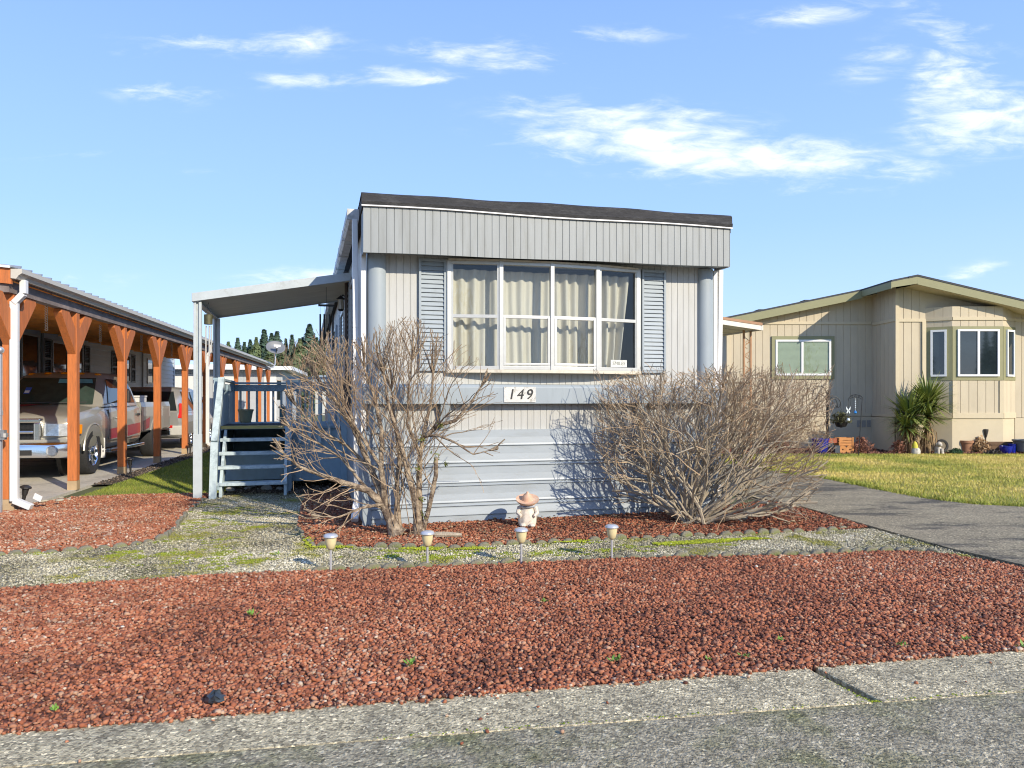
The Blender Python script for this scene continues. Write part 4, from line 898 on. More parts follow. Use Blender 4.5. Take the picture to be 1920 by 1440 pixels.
for x in (-.6, -.3, 0, .3, .6):
    mb = MB(); mb.lathe([(.075, 0), (.06, .035), (.02, .045), (0, .045)], 10, (x, 2.44 + .1 * x * x, 1.885 - .06 * x * x)); mb.build('roof_light', m_amber, tk, smooth=True)
mb = MB(); vs, fs = [], []   # red hood flash following the hood
for a in range(12):
    y = .36 + a * 1.13 / 11; zt_ = float(np.interp(y, [.30, .7, 1.2, 1.62], [1.09, 1.16, 1.21, 1.26])); x1 = -.62 + .62 * (a / 11) ** 1.6
    for b in range(9):
        x = -.90 + (x1 + .90) * b / 8; ax_ = abs(x); z = zt_ + float(np.interp(ax_, [0, .5, .9], [.045, .035, 0])); vs.append((x, y, z + .008))
for a in range(11):
    for b in range(8): fs.append((a * 9 + b, a * 9 + b + 1, (a + 1) * 9 + b + 1, (a + 1) * 9 + b))
mb.add(vs, fs); mb.build('hood_stripe', m_red, tk)
mb = MB(); mb.bar((-.5, 1.44, 1.31), (.1, 1.52, 1.33), .015); mb.bar((.1, 1.44, 1.31), (.7, 1.55, 1.33), .015); mb.build('wiper', m_blk, tk)
pc = MB(); pc.box(-.05, .05, 0, .003, -.09, .09); pt = pc.build('parking_placard', M('placard_blue', (.03, .10, .45), .4), tk); pt.location = (-.35, 1.64, 1.55); pt.rotation_euler = (R(-48), 0, 0)
mb = MB(); mb.box(-.04, .04, -.001, 0, -.07, .0); w_ = mb.build('symbol', M('placard_white', (.7, .75, .8), .4), pt); w_.location = (0, -.002, 0)
sv_ = MB(); sv_.add([(.05, 1.985, 1.70), (.66, 2.02, 1.70), (.62, 2.10, 1.78), (.05, 2.06, 1.785)], [(0, 1, 2, 3)]); sv_.build('sun_visor', M('visor_teal', (.12, .32, .36), .3, var=.3), tk)
# bed
bed = MB(); 
for s in (-1, 1):
    bed.prism([(s * .94, 4.06, .62), (s * 1.0, 4.06, .66), (s * 1.0, 4.06, 1.20), (s * .97, 4.06, 1.31), (s * .88, 4.06, 1.31), (s * .88, 4.06, .62)], (0, 2.5, 0))
bo = bed.build('bed', m_paint, tk)
boolean_cut(bo, [cyl_cutter(.5, 1.4, 5.25, .42, .52), cyl_cutter(-1.4, -.5, 5.25, .42, .52)])
mb = MB(); mb.box(-.88, .88, 4.06, 6.5, .62, .70); mb.box(-.88, .88, 4.06, 4.12, .70, 1.30); mb.build('bed_floor', m_blk, tk)
mb = MB(); mb.prism([(-.95, 6.56, .62), (.95, 6.56, .62), (.95, 6.56, 1.29), (-.95, 6.56, 1.29)], (0, .06, 0)); mb.build('tailgate', m_paint, tk, bevel=.015)
mb = MB(); mb.box(-.98, .98, 6.63, 6.8, .42, .58); mb.build('rear_bumper', m_chrome, tk, bevel=.02)
for s in (-1, 1): mb = MB(); mb.box(s * .95 - .03, s * .95 + .03, 6.45, 6.63, .8, 1.2); mb.build('tail_light', m_tail, tk, bevel=.01); mb = MB(); mb.prism([(s * 1.002, 4.2, .66), (s * 1.002, 4.66, .72), (s * 1.002, 4.72, .96), (s * 1.002, 4.2, .88)], (s * .002, 0, 0)); mb.build('stripe', m_red, tk)
tb = thing('tool_box', CF(-1.52, 5.62, 1.30), CA, 'white tool box lying across the pickup bed behind the cab', 'tool box')
mb = MB(); mb.box(-.94, .94, -.0, .5, .012, .12); mb.build('chest', m_white, tb, bevel=.01)
mb = MB(); mb.box(-.95, .95, -.02, .52, .122, .16); mb.build('lid', m_white, tb, bevel=.012)
# silver wagon behind, tail toward -y
sv2 = thing('silver_suv', CF(-1.28, 8.75), CA, 'silver estate-like SUV with red tail lights parked behind the pickup truck', 'car')
S2 = lambda w, zb, zs, zt_: [(w * .85, zb), (w * .98, zb + .12), (w, .75), (w * .98, zs), (w * .94, zt_), (w * .5, zt_ + .02), (0, zt_ + .02)]
b2 = loft([(0, S2(.80, .42, .85, .98)), (.06, S2(.88, .36, .90, 1.02)), (.35, S2(.93, .30, .92, 1.04)), (2.4, S2(.94, .28, .92, 1.03)), (3.6, S2(.93, .28, .88, 1.0)), (4.4, S2(.86, .32, .75, .84)), (4.6, S2(.7, .4, .65, .72))]).build('body', m_silver, sv2)
boolean_cut(b2, [cyl_cutter(.55, 1.3, .95, .34, .40), cyl_cutter(.55, 1.3, 3.65, .34, .40)])
mb = MB(); ring2 = lambda z, w, y0, y1, r: [(-w, y1 - r, z), (-w, y0 + r, z), (-w + r, y0, z), (w - r, y0, z), (w, y0 + r, z), (w, y1 - r, z), (w - r, y1, z), (-w + r, y1, z)]
rs = [ring2(1.0, .90, .04, 3.4, .1), ring2(1.35, .82, .16, 3.0, .12), ring2(1.62, .72, .32, 2.6, .12), ring2(1.70, .56, .5, 2.3, .1)]
mb.add([p for r_ in rs for p in r_], [(i * 8 + k, i * 8 + (k + 1) % 8, (i + 1) * 8 + (k + 1) % 8, (i + 1) * 8 + k) for i in range(3) for k in range(8)] + [tuple(range(24, 32))]); mb.build('cab', m_silver, sv2, smooth=True)
mb = MB(); mb.add([(-.74, .055, 1.06), (.74, .055, 1.06), (.68, .135, 1.33), (-.68, .135, 1.33), (.61, .275, 1.58), (-.61, .275, 1.58)], [(0, 1, 2, 3), (3, 2, 4, 5)]); mb.build('rear_window', m_dgl, sv2)
for s in (-1, 1):
    mb = MB(); mb.prism([(s * .895, .3, 1.06), (s * .895, 1.4, 1.06), (s * .82, 1.4, 1.38), (s * .735, 1.35, 1.58), (s * .74, .45, 1.58)], (s * .02, 0, 0)); mb.build('side_window', m_dgl, sv2)
    mb = MB(); mb.prism([(s * .895, 1.5, 1.06), (s * .895, 2.9, 1.06), (s * .82, 2.75, 1.38), (s * .735, 2.45, 1.58), (s * .735, 1.5, 1.58)], (s * .02, 0, 0)); mb.build('side_window', m_dgl, sv2)
    mb = MB(); mb.prism([(s * .78, -.012, .86), (s * .90, .05, .86), (s * .92, .12, 1.0), (s * .85, .1, 1.26), (s * .79, .09, 1.26), (s * .80, .03, 1.02)], (0, .09, 0)); mb.build('tail_light', m_tail, sv2, bevel=.01)
    wheel(sv2, s * .80, .95, .34, .22, s, m_chrome); wheel(sv2, s * .80, 3.65, .34, .22, s, m_chrome)
    mb = MB(); mb.box(s * .5 - .16, s * .5 + .16, -.075, -.02, .60, .67); mb.build('reflector', m_tail, sv2, bevel=.01)
mb = MB(); mb.prism([(-.92, -.06, .40), (.92, -.06, .40), (.94, -.06, .66), (-.94, -.06, .66)], (0, .2, 0)); mb.build('bumper', M('pale_bumper', (.5, .49, .45), .4), sv2, bevel=.03)
mb = MB(); mb.box(-.18, .18, -.012, .0, .74, .86); mb.build('licence_plate', M('plate_white', (.7, .7, .68), .5), sv2)
# ------------------------------------------------------------------ beige neighbour house
m_bei = M('beige_siding', (.53, .455, .325), .75, var=.09, scale=3, col2=(.42, .355, .25), thr=(.55, .85), s2=1.6, bump=.12, bscale=90, stretch=(1, 1, .3))
m_beit = M('beige_trim', (.57, .485, .33), .7, var=.05)
m_olive = M('olive_trim', (.26, .25, .13), .65, var=.06)
m_vin = M('white_vinyl', (.78, .78, .76), .35, var=.04)
m_shin = M('shingle', (.055, .058, .062), .9, var=.5, scale=40, bump=.6, bscale=60)
BX, BY = 10.07, 19.3
bh = thing('beige_house', (BX, BY, 0), 0, 'beige board-sided house with olive trim, shallow gable roof and angled bay window', 'house')
zr = lambda X: (4.51 - .205 * (10.3 - X)) if X < 10.3 else (4.51 - .235 * (X - 10.3))
zw = lambda x: zr(x + BX) - .19
Lx = -4.07
mb = MB(); grooved(mb, Lx, 0, 1.3, .89, zw, .205, .016, .012)
grooved(mb, 0, .77, 0, .89, zw, .205, .016, .012); grooved(mb, 3.1, 8.0, 0, .89, zw, .205, .016, .012)
grooved(mb, .0, 1.3, 0, .89, 4.32, .205, .016, .012, ax='y')
mb.prism([(Lx, 1.33, -.03), (8, 1.33, -.03), (8, 1.33, zw(8)), (.23, 1.33, zw(.23)), (Lx, 1.33, zw(Lx))], (0, 15, 0))
mb.prism([(.015, .02, .9), (8, .02, .9), (8, .02, zw(8)), (.23, .02, zw(.23)), (.015, .02, zw(.015))], (0, 1.3, 0))
# bay above and below the windows
BP = [(.77, .0), (1.27, -.34), (2.58, -.34), (3.12, 0)]
bay = MB()
def baypanel(a, b, z0, z1):
    L = math.dist(a, b); n = max(1, round(L / .205)); vs, fs = [], []; dx, dy = (b[0] - a[0]) / L, (b[1] - a[1]) / L; nx, ny = dy, -dx
    t = 0; pts = []
    for k in range(n):
        e = L * (k + 1) / n; pts += [(t, 0), (e - .014, 0)]
        if k < n - 1: pts += [(e - .01, .01), (e - .004, .01)]
        t = e
    pts.append((L, 0))
    for (s, dd) in pts:
        for z in (z0, z1): vs.append((a[0] + dx * s - nx * dd, a[1] + dy * s - ny * dd, z))
    mb.add(vs, [(2 * i, 2 * i + 2, 2 * i + 3, 2 * i + 1) for i in range(len(pts) - 1)])
for a, b in zip(BP, BP[1:]):
    baypanel(a, b, .89, 1.86); baypanel(a, b, 3.25, zw(2.6))
mb.build('wall', m_bei, bh)
mb = MB()
mb.box(Lx, -.02, 1.27, 1.299, .0, .88); mb.box(-.03, -.001, .02, 1.27, 0, .88); mb.box(-.001, .77, -.03, -.001, .0, .88); mb.box(3.1, 8, -.03, -.001, 0, .88)
for a, b in zip(BP, BP[1:]): mb.prism([(a[0], a[1], .0), (b[0], b[1], .0), (b[0], b[1] + .3, .0), (a[0], a[1] + .3, 0)], (0, 0, .88))
mb.build('skirting', M('beige_skirt', (.57, .485, .33), .75, var=.06, scale=3), bh)
mb = MB()
mb.box(Lx, -.03, 1.275, 1.298, 3.46, 3.54); mb.box(Lx, -.03, 1.28, 1.298, .9, .98); mb.box(Lx, Lx + .1, 1.27, 1.298, .98, 3.46); mb.box(-.025, 0, 0, 1.27, 3.42, 3.5); mb.box(-.02, 0, 0, 1.27, .9, .97)
mb.box(-.025, .07, -.03, -.001, .9, 4.25); mb.box(.07, .77, -.03, -.001, 3.4, 3.48); mb.box(3.1, 8, -.03, -.001, 3.4, 3.48); mb.box(.07, .77, -.03, -.001, .9, .97)
mb.box(.67, .77, -.04, -.031, .97, 3.4)
for a, b in zip(BP, BP[1:]):
    L = math.dist(a, b); d = Vector((b[0] - a[0], b[1] - a[1], 0)) / L; nn = Vector((d.y, -d.x, 0)) * .012
    for z, h in ((.95, .14), (3.45, .08)): mb.bar(Vector((*a, z)) + nn, Vector((*b, z)) + nn, .03, h)
    for q in ((Vector((*a, 0)) + d * .05 + nn, Vector((*b, 0)) - d * .05 + nn) if abs(d.x) > .98 else ()): mb.bar(q + Vector((0, 0, 1.02)), q + Vector((0, 0, 1.85)), .1, .03, up=(0, 1, 0) if abs(d.x) > .9 else tuple(nn.normalized()))
mb.build('trim', m_beit, bh)
# roof: shingle slabs and olive fascia
mb = MB()
mb.prism([(Lx - .45, 1.0, zr(BX + Lx - .45) - .02), (.0, 1.0, zr(BX) - .02), (.0, 1.0, zr(BX) + .03), (Lx - .45, 1.0, zr(BX + Lx - .45) + .03)], (0, 16, 0))
mb.prism([(.0, -.62, zr(BX) - .02), (.23, -.62, zr(10.3) - .02), (.23, -.62, zr(10.3) + .03), (.0, -.62, zr(BX) + .03)], (0, 17, 0))
mb.prism([(-.42, -.60, zr(BX - .42) - .02), (.0, -.60, zr(BX) - .02), (.0, -.60, zr(BX) + .03), (-.42, -.60, zr(BX - .42) + .03)], (0, 1.58, 0))
mb.prism([(.23, -.62, zr(10.3) - .02), (9, -.62, zr(BX + 9) - .02), (9, -.62, zr(BX + 9) + .03), (.23, -.62, zr(10.3) + .03)], (0, 17, 0))
for x in (-2.6, -1.2): mb.box(x, x + .35, 3.0, 3.4, zr(BX + x) + .03, zr(BX + x) + .16)
mb.build('roof', m_shin, bh)
mb = MB()
mb.prism([(Lx - .4, .97, zr(BX + Lx - .4) - .23), (-.42, .97, zr(BX - .42) - .23), (-.42, .97, zr(BX - .42) - .021), (Lx - .4, .97, zr(BX + Lx - .4) - .021)], (0, .03, 0))
mb.prism([(.23, -.61, zr(10.3) - .22), (9, -.61, zr(BX + 9) - .22), (9, -.61, zr(BX + 9) - .021), (.23, -.61, zr(10.3) - .021)], (0, .03, 0))
mb.prism([(-.42, -.61, zr(BX - .42) - .17), (.229, -.61, zr(10.3) - .2), (.229, -.61, zr(10.3) - .021), (-.42, -.61, zr(BX - .42) - .021)], (0, .03, 0))
mb.box(-.44, -.421, -.61, .969, zr(BX - .42) - .19, zr(BX - .42) - .02)
mb.build('fascia', m_olive, bh)
mb = MB(); mb.prism([(Lx - .38, 1.001, zr(BX + Lx - .38) - .21), (-.01, 1.001, zr(BX) - .21), (-.01, 1.001, zr(BX) - .19), (Lx - .38, 1.001, zr(BX + Lx - .38) - .19)], (0, .29, 0))
mb.prism([(.24, -.575, zr(10.31) - .205), (9, -.575, zr(BX + 9) - .205), (9, -.575, zr(BX + 9) - .19), (.24, -.575, zr(10.31) - .19)], (0, .57, 0)); mb.build('soffit', m_beit, bh)
mb = MB(); mb.prism([(Lx - .52, .95, zr(BX + Lx - .5) - .02), (Lx - .40, .95, zr(BX + Lx - .4) - .02), (Lx - .40, .95, zr(BX + Lx) - .22), (Lx - .46, .95, zr(BX + Lx) - .22)], (0, 14, 0)); mb.build('gutter', m_beit, bh)
# front sliding window with blinds
def slider(x0, x1, z0, z1, y, case, mull):
    fr = MB(); w = .055
    fr.box(x0, x0 + w, y - .05, y - .001, z0, z1); fr.box(x1 - w, x1, y - .05, y - .001, z0, z1); fr.box(x0 + w, x1 - w, y - .05, y - .001, z0, z0 + w); fr.box(x0 + w, x1 - w, y - .05, y - .001, z1 - w, z1)
    for m_ in mull: fr.box(m_ - .03, m_ + .03, y - .045, y - .001, z0 + w, z1 - w)
    f = fr.build('window', m_vin, bh, bevel=.004)
    c = MB(); k = case
    c.box(x0 - k, x0 - .001, y - .03, y - .002, z0 - k, z1 + k); c.box(x1 + .001, x1 + k, y - .03, y - .002, z0 - k, z1 + k); c.box(x0, x1, y - .03, y - .002, z1 + .001, z1 + k); c.box(x0, x1, y - .03, y - .002, z0 - k, z0 - .001)
    c.build('casing', m_olive, f)
    return f
f = slider(-2.71, -1.16, 2.03, 3.03, 1.29, .10, [-1.96])
for a, b in ((-2.655, -1.99), (-1.93, -1.215)):
    mb = MB(); mb.add([(a, 1.255, 2.085), (b, 1.255, 2.085), (b, 1.255, 2.975), (a, 1.255, 2.975)], [(0, 1, 2, 3)]); mb.build('pane', m_glass, f)
    mb = MB()
    for k in range(32): mb.prism([(a, 1.272, 2.16 + k * .025), (a, 1.282, 2.181 + k * .025), (a, 1.284, 2.181 + k * .025), (a, 1.274, 2.16 + k * .025)], (b - a, 0, 0))
    mb.box(a, b, 1.286, 1.288, 2.09, 2.97)
    mb.build('blind', M('green_blind', (.36, .42, .30), .7, var=.1), f)
for k in range(3): mb = MB(); mb.box(-.43 + k * .14, -.33 + k * .14, 1.255, 1.269, .59, .78); mb.build('vent', M('vent_grey', (.30, .28, .24), .7, var=.3, scale=60), bh)
# bay windows: one per facet
for i, (a, b) in enumerate(zip(BP, BP[1:])):
    L = math.dist(a, b); d = Vector((b[0] - a[0], b[1] - a[1], 0)) / L; nn = Vector((d.y, -d.x, 0))
    rot = math.atan2(d.y, d.x); p0 = Vector((*a, 0)) + nn * .002
    Tm = Matrix.Translation(p0) @ Matrix.Rotation(rot, 4, 'Z')
    def put(mb): mb.v = [tuple(Tm @ Vector(v)) for v in mb.v]; return mb
    c = MB(); c.box(.0, L, -.012, .05, 1.86, 3.25); 
    f0, f1 = (.12, L - .12) if i != 1 else (.12, L - .12)
    fr = MB(); w = .05; z0, z1 = 1.96, 3.17
    fr.box(f0, f0 + w, -.055, -.013, z0, z1); fr.box(f1 - w, f1, -.055, -.013, z0, z1); fr.box(f0 + w, f1 - w, -.055, -.013, z0, z0 + w); fr.box(f0 + w, f1 - w, -.055, -.013, z1 - w, z1)
    if i == 1: fr.box((f0 + f1) / 2 - .03, (f0 + f1) / 2 + .03, -.05, -.013, z0 + w, z1 - w)
    fo = put(fr).build('window', m_vin, bh)
    put(c).build('casing', m_olive, fo)
    g = MB(); g.box(f0 + w, f1 - w, -.025, -.014, z0 + w, z1 - w); put(g).build('pane', M('bay_glass', (.018, .026, .03), .03, var=.4, scale=2, spec=1.0), fo)
# driveway awning on lacy iron posts
da = thing('driveway_awning', HF(7.66, 3.9), HA, 'brown-edged flat awning on lacy iron posts between the two homes', 'awning')
zd = lambda x: 2.81 - .105 * x
mb = MB()
for k in range(14):
    y0 = k * .5; mb.prism([(-3.3, y0, zd(-3.3) - .10), (-3.3, y0 + .45, zd(-3.3) - .10), (-3.3, y0 + .45, zd(-3.3) - .08), (-3.3, y0 + .5, zd(-3.3) - .06), (-3.3, y0, zd(-3.3) - .06)], (3.25, 0, -.105 * 3.25))
mb.build('roof_panel', M('cream_metal', (.56, .53, .44), .5, var=.08), da)
mb = MB(); mb.prism([(-3.3, -.04, zd(-3.3) - .12), (.0, -.04, zd(0) - .12), (.0, -.04, zd(0) - .03), (-3.3, -.04, zd(-3.3) - .03)], (0, .03, 0)); mb.box(-.02, .02, -.04, 7, zd(0) - .12, zd(0) - .02); mb.build('fascia', M('cream_fascia', (.66, .62, .54), .5), da)
mb = MB(); mb.prism([(-3.3, -.05, zd(-3.3) - .029), (.0, -.05, zd(0) - .029), (.0, -.05, zd(0) + .02), (-3.3, -.05, zd(-3.3) + .02)], (0, 7.05, 0)); mb.build('roof_edge', M('brown_edge', (.36, .20, .11), .7, var=.15), da)
for y in (.25, 3.3, 6.5):
    mb = MB()
    for x in (-.21, -.06): mb.box(x - .016, x + .016, y - .016, y + .016, 0, zd(x) - .121)
    for k in range(9):
        z = .2 + k * .27; mb.tube([(-.135 + .055 * math.sin(t * .7) * (1 if k % 2 else -1), y, z + .02 * t) for t in range(13)], .007, 5)
        mb.tube([(-.135 + .03 * math.cos(t * .8), y, z + .12 + .03 * math.sin(t * .8)) for t in range(9)], .006, 5)
    mb.build('post', M('copper_iron', (.36, .19, .09), .6, var=.2), da)
# ------------------------------------------------------------------ plants of the right-hand bed
def lathe_pot(name, loc, prof, m, label, cat='pot', soil=None):
    t = thing(name, loc, 0, label, cat); mb = MB(); mb.lathe(prof, 24); mb.build('pot', m, t, smooth=True)
    if soil: mb = MB(); mb.lathe([(soil[0], soil[1]), (0, soil[1] + .01)], 16); mb.build('soil', m_soil, t)
    return t
m_cob = M('cobalt_glaze', (.006, .02, .28), .15, var=.3, scale=6, coat=.6)
lathe_pot('flower_pot', (7.85, 18.75, 0), [(0, 0), (.14, 0), (.17, .05), (.20, .22), (.205, .33), (.225, .34), (.225, .375), (.19, .375), (.18, .33), (.17, .3)], m_cob, 'large cobalt blue glazed pot beside the wooden wagon planter', soil=(.175, .31))
wg = thing('wagon_planter', (8.33, 18.8, 0), 0, 'orange wooden toy wagon planter beside the large cobalt pot', 'planter')
m_wag = M('wagon_wood', (.52, .22, .06), .6, var=.2, scale=8, stretch=(1, 6, 6))
mb = MB()
for z in (.2, .27, .34): mb.box(-.04, .30, -.15, -.125, z, z + .055); mb.box(-.04, .30, .125, .15, z, z + .055); mb.box(.28, .30, -.124, .124, z, z + .055); mb.box(-.04, -.02, -.124, .124, z, z + .055)
for x in (-.045, .29): mb.box(x, x + .03, -.165, -.151, .16, .41)
mb.box(-.03, .28, -.12, .12, .18, .199); mb.build('crate', m_wag, wg)
mb = MB(); mb.box(-.28, -.05, -.12, .12, .26, .36); mb.box(-.28, -.05, -.121, -.11, .361, .38); mb.build('seat_box', M('wagon_red', (.34, .08, .03), .6, var=.2), wg)
for x in (.04, .22): mb = MB(); mb.lathe([(.02, -.01), (.10, -.015), (.10, .015), (.02, .01)], 20, (x, -.17, .10), 'y'); mb.build('wheel', m_wag, wg)
mb = MB(); mb.box(-.16, -.04, -.2, -.1, .012, .2); mb.build('block', M('slate_block', (.06, .07, .08), .7), wg)
def drybush(name, loc, rx, rz, n, m, label, leafm=None, cat='shrub', seed=3):
    rg = random.Random(seed); t = thing(name, loc, 0, label, cat); mb = MB()
    for k in range(n):
        a = rg.uniform(0, 2 * math.pi); e = rg.uniform(.25, 1.5); d = Vector((math.cos(a) * math.cos(e) * rx, math.sin(a) * math.cos(e) * rx, math.sin(e) * rz)); l = rg.uniform(.7, 1)
        p = [Vector((rg.gauss(0, .03), rg.gauss(0, .03), 0)) + d * (l * s) + Vector((rg.gauss(0, .02), rg.gauss(0, .02), rg.gauss(0, .02))) * s for s in (0, .35, .7, 1)]
        mb.tube(p, [.006, .005, .004, .002], 3, False)
    mb.build('twigs', m, t)
    mb = MB()
    for k in range(n * 3):
        a = rg.uniform(0, 2 * math.pi); e = rg.uniform(.1, 1.55); l = rg.uniform(.55, 1.02); c = Vector((math.cos(a) * math.cos(e) * rx, math.sin(a) * math.cos(e) * rx, math.sin(e) * rz)) * l
        s = rg.uniform(.012, .03); q = [c + Vector((rg.gauss(0, s), rg.gauss(0, s), rg.gauss(0, s))) for _ in range(3)]; mb.add(q, [(0, 1, 2)])
    mb.build('leaves', leafm or m, t); return t
m_twr = M('russet_twig', (.22, .10, .06), .8, var=.3, scale=12); m_twl = M('russet_leaf', (.26, .11, .065), .8, var=.4, scale=20)
drybush('russet_shrub', (8.9, 18.75, 0), .36, .40, 160, m_twr, 'low rounded russet shrub right of the wooden wagon planter', m_twl)
drybush('russet_shrub', (6.9, 19.2, 0), .5, .5, 200, m_twr, 'low russet shrub half hidden behind the dense bare bush', m_twl, seed=9)
drybush('straw_plant', (12.0, 18.9, .0), .26, .38, 200, M('straw', (.36, .22, .10), .8, var=.3, scale=12), 'withered straw-coloured plant spilling over a terracotta pot', M('straw_leaf', (.40, .25, .12), .8, var=.3, scale=20), seed=5)
lathe_pot('flower_pot', (11.72, 19.0, 0), [(0, 0), (.12, 0), (.16, .25), (.18, .25), (.18, .31), (.15, .31), (.14, .26)], M('terracotta', (.34, .17, .09), .8, var=.25, scale=10), 'weathered terracotta pot behind the withered straw-coloured plant', soil=(.145, .25))
# tall wrought-iron plant hanger with basket
sh = thing('plant_hanger', (8.33, 19.4, 0), 0, 'black wrought-iron plant stand with four scrolled hooks against the beige wall', 'plant stand')
m_iron = M('black_iron', (.018, .017, .016), .55, var=.2)
mb = MB()
mb.tube([(-.03, 0, .2), (-.04, 0, 1.5)], .016, 6); mb.tube([(.0, 0, .15), (0, 0, 1.52), (.0, 0, 1.62)], [.018, .022, .004], 6); mb.build('pole', m_iron, sh)
def arc(c, r, a0, a1, n=12, squash=1): return [(c[0] + r * math.cos(R(a0 + (a1 - a0) * i / n)), 0, c[1] + r * squash * math.sin(R(a0 + (a1 - a0) * i / n))) for i in range(n + 1)]
for pts in (arc((-.22, 1.42), .20, 0, 185, 14, 1.5) + arc((-.36, 1.42), .06, 180, 400), arc((-.20, 1.25), .17, 0, 180, 12, 1.4) + arc((-.30, 1.22), .07, 180, 360), arc((.13, 1.20), .12, 180, 0, 12, 1.6) + arc((.19, 1.2), .06, 0, -200), arc((.16, 1.25), .17, 150, 0, 12, 1.1) + arc((.27, 1.22), .06, 0, -170)):
    mb = MB(); mb.tube(pts, .011, 6); mb.build('hook', m_iron, sh)
mb = MB()
for a in (-.35, 0, .35): mb.tube([(0, 0, .4), (a * .4, 0, .2), (a, .05 * (a == 0), 0)], .012, 5)
mb.build('foot', m_iron, sh)
hb = drybush('hanging_basket', (8.65, 19.35, .72), .30, .32, 110, M('basket_twig', (.07, .065, .025), .8, var=.3), 'green-brown trailing plant in a basket hanging from the wrought-iron stand', M('basket_leaf', (.10, .095, .03), .7, var=.5, scale=15), 'hanging plant', 12)
mb = MB(); mb.lathe([(0, -.10), (.12, -.07), (.17, .04), (.16, .04)], 14); mb.tube([(-.16, 0, .04), (-.3, 0, .55)], .004, 4); mb.tube([(.16, 0, .04), (-.05, .0, .52)], .004, 4); mb.build('basket', m_iron, hb)
# leaning hook pole with glass ornaments
hp = thing('hook_pole', (8.45, 17.95, 0), 0, 'thin leaning black pole with an arched top holding glass ornaments', 'garden hook')
mb = MB(); mb.tube([(0, 0, 0), (.14, .1, 1.42)], .009, 6); mb.build('pole', m_iron, hp)
mb = MB(); mb.tube([(.14, .1, 1.42), (.08, .1, 1.47), (-.03, .1, 1.49), (-.14, .1, 1.46), (-.20, .1, 1.38), (-.2, .1, 1.33)], .009, 6); mb.tube([(.14, .1, 1.37), (.05, .1, 1.42), (-.06, .1, 1.43), (-.17, .1, 1.39)], .007, 6)
for x in (-.12, -.03, .06): mb.tube(arc((x, 1.45), .02, 0, 360, 8), .004, 4)
mb.v = [(v[0], .1 if abs(v[1]) < .02 else v[1], v[2]) for v in mb.v]; mb.build('arch', m_iron, hp)
m_gls = M('pale_glass', (.72, .76, .76), .1, var=.1); m_bgl = M('blue_glass', (.04, .22, .55), .1, var=.2)
o1 = thing('butterfly_ornament', (8.25, 18.05, 1.33), 0, 'white glass butterfly drop hanging from the left end of the arched hook', 'ornament')
mb = MB(); mb.tube([(0, 0, 0), (0, 0, -.42)], .003, 4); mb.build('string', m_iron, o1)
for s in (-1, 1): mb = MB(); mb.prism([(0, 0, -.22), (s * .055, 0, -.13), (s * .05, 0, -.20), (s * .02, 0, -.235), (s * .045, 0, -.29), (s * .03, 0, -.31), (0, 0, -.25)], (0, .008, 0)); mb.build('wing', m_gls, o1)
mb = MB(); mb.ball((0, 0, -.46), .04, 10, 8); mb.build('drop', m_gls, o1, smooth=True)
o2 = thing('glass_ornament', (8.42, 18.05, 1.4), 0, 'blue glass drop on a beaded string under the arched hook', 'ornament')
mb = MB(); mb.tube([(0, 0, 0), (0, 0, -.32)], .003, 4)
for k in range(4): mb.ball((0, 0, -.08 - k * .05), .014, 8, 6)
mb.build('string', m_gls, o2); mb = MB(); mb.lathe([(0, -.40), (.04, -.36), (.02, -.31), (0, -.30)], 8); mb.build('drop', m_bgl, o2, smooth=True)
# yucca clump
yu = thing('yucca', (10.25, 18.75, 0), 0, 'tall spiky green yucca with three leaf heads on shaggy trunks', 'yucca')
rg = random.Random(21)
m_yl = M('yucca_leaf', (.20, .25, .06), .4, var=.35, scale=5, col2=(.34, .34, .09), thr=(.5, .7), s2=4)
m_yd = M('yucca_dead', (.30, .20, .10), .85, var=.35, scale=12)
heads = [((.34, .0, 1.28), .88, 300), ((-.14, -.05, .95), .86, 280), ((-.30, -.15, .66), .72, 120), ((.26, -.12, .95), .78, 160)]
for (hc, ln, cnt) in heads:
    mb = MB(); hc = Vector(hc)
    for k in range(cnt):
        a = rg.uniform(0, 2 * math.pi); e = math.asin(rg.uniform(-.45, .99)); l = ln * rg.uniform(.75, 1.1) * (1 if e > -.1 else .8)
        d = Vector((math.cos(a) * math.cos(e), math.sin(a) * math.cos(e), math.sin(e))); side = d.cross(Vector((0, 0, 1))).normalized() * rg.uniform(.017, .026)
        sag = rg.uniform(.02, .22) * l; vs = []
        for t, w in ((.04, .7), (.35, 1), (.7, .75), (1, .05)):
            p = hc + d * l * t - Vector((0, 0, sag * t * t)); vs += [p - side * w, p + side * w]
        mb.add(vs, [(0, 1, 3, 2), (2, 3, 5, 4), (4, 5, 7, 6)])
    mb.build('leaf_head', m_yl, yu)
for (b, t_) in (((-.1, 0, 0), (-.12, -.05, .92)), ((.28, 0, 0), (.36, 0, 1.3))): mb = MB(); mb.tube([b, ((b[0] + t_[0]) / 2 + .02, 0, t_[2] / 2), t_], [.08, .07, .06], 9); mb.build('trunk', M('yucca_trunk', (.20, .13, .07), .9, var=.4, bump=1, bscale=30), yu)
mb = MB()
for k in range(230):
    tx, tz = (-.11, .85) if rg.random() < .5 else (.32, .75); a = rg.uniform(0, 2 * math.pi); z = rg.uniform(.35, 1) * tz; l = rg.uniform(.25, .5); o = Vector((math.cos(a), math.sin(a), 0))
    p0 = Vector((tx, 0, z)) + o * .06; p1 = p0 + o * l * .35 - Vector((0, 0, l * .3)); p2 = p0 + o * l * .42 - Vector((0, 0, l)); p2.z = max(p2.z, .02); s = o.cross(Vector((0, 0, 1))) * .014
    mb.add([p0 - s, p0 + s, p1 - s, p1 + s, p2 - s * .2, p2 + s * .2], [(0, 1, 3, 2), (2, 3, 5, 4)])
mb.build('dead_leaves', m_yd, yu)
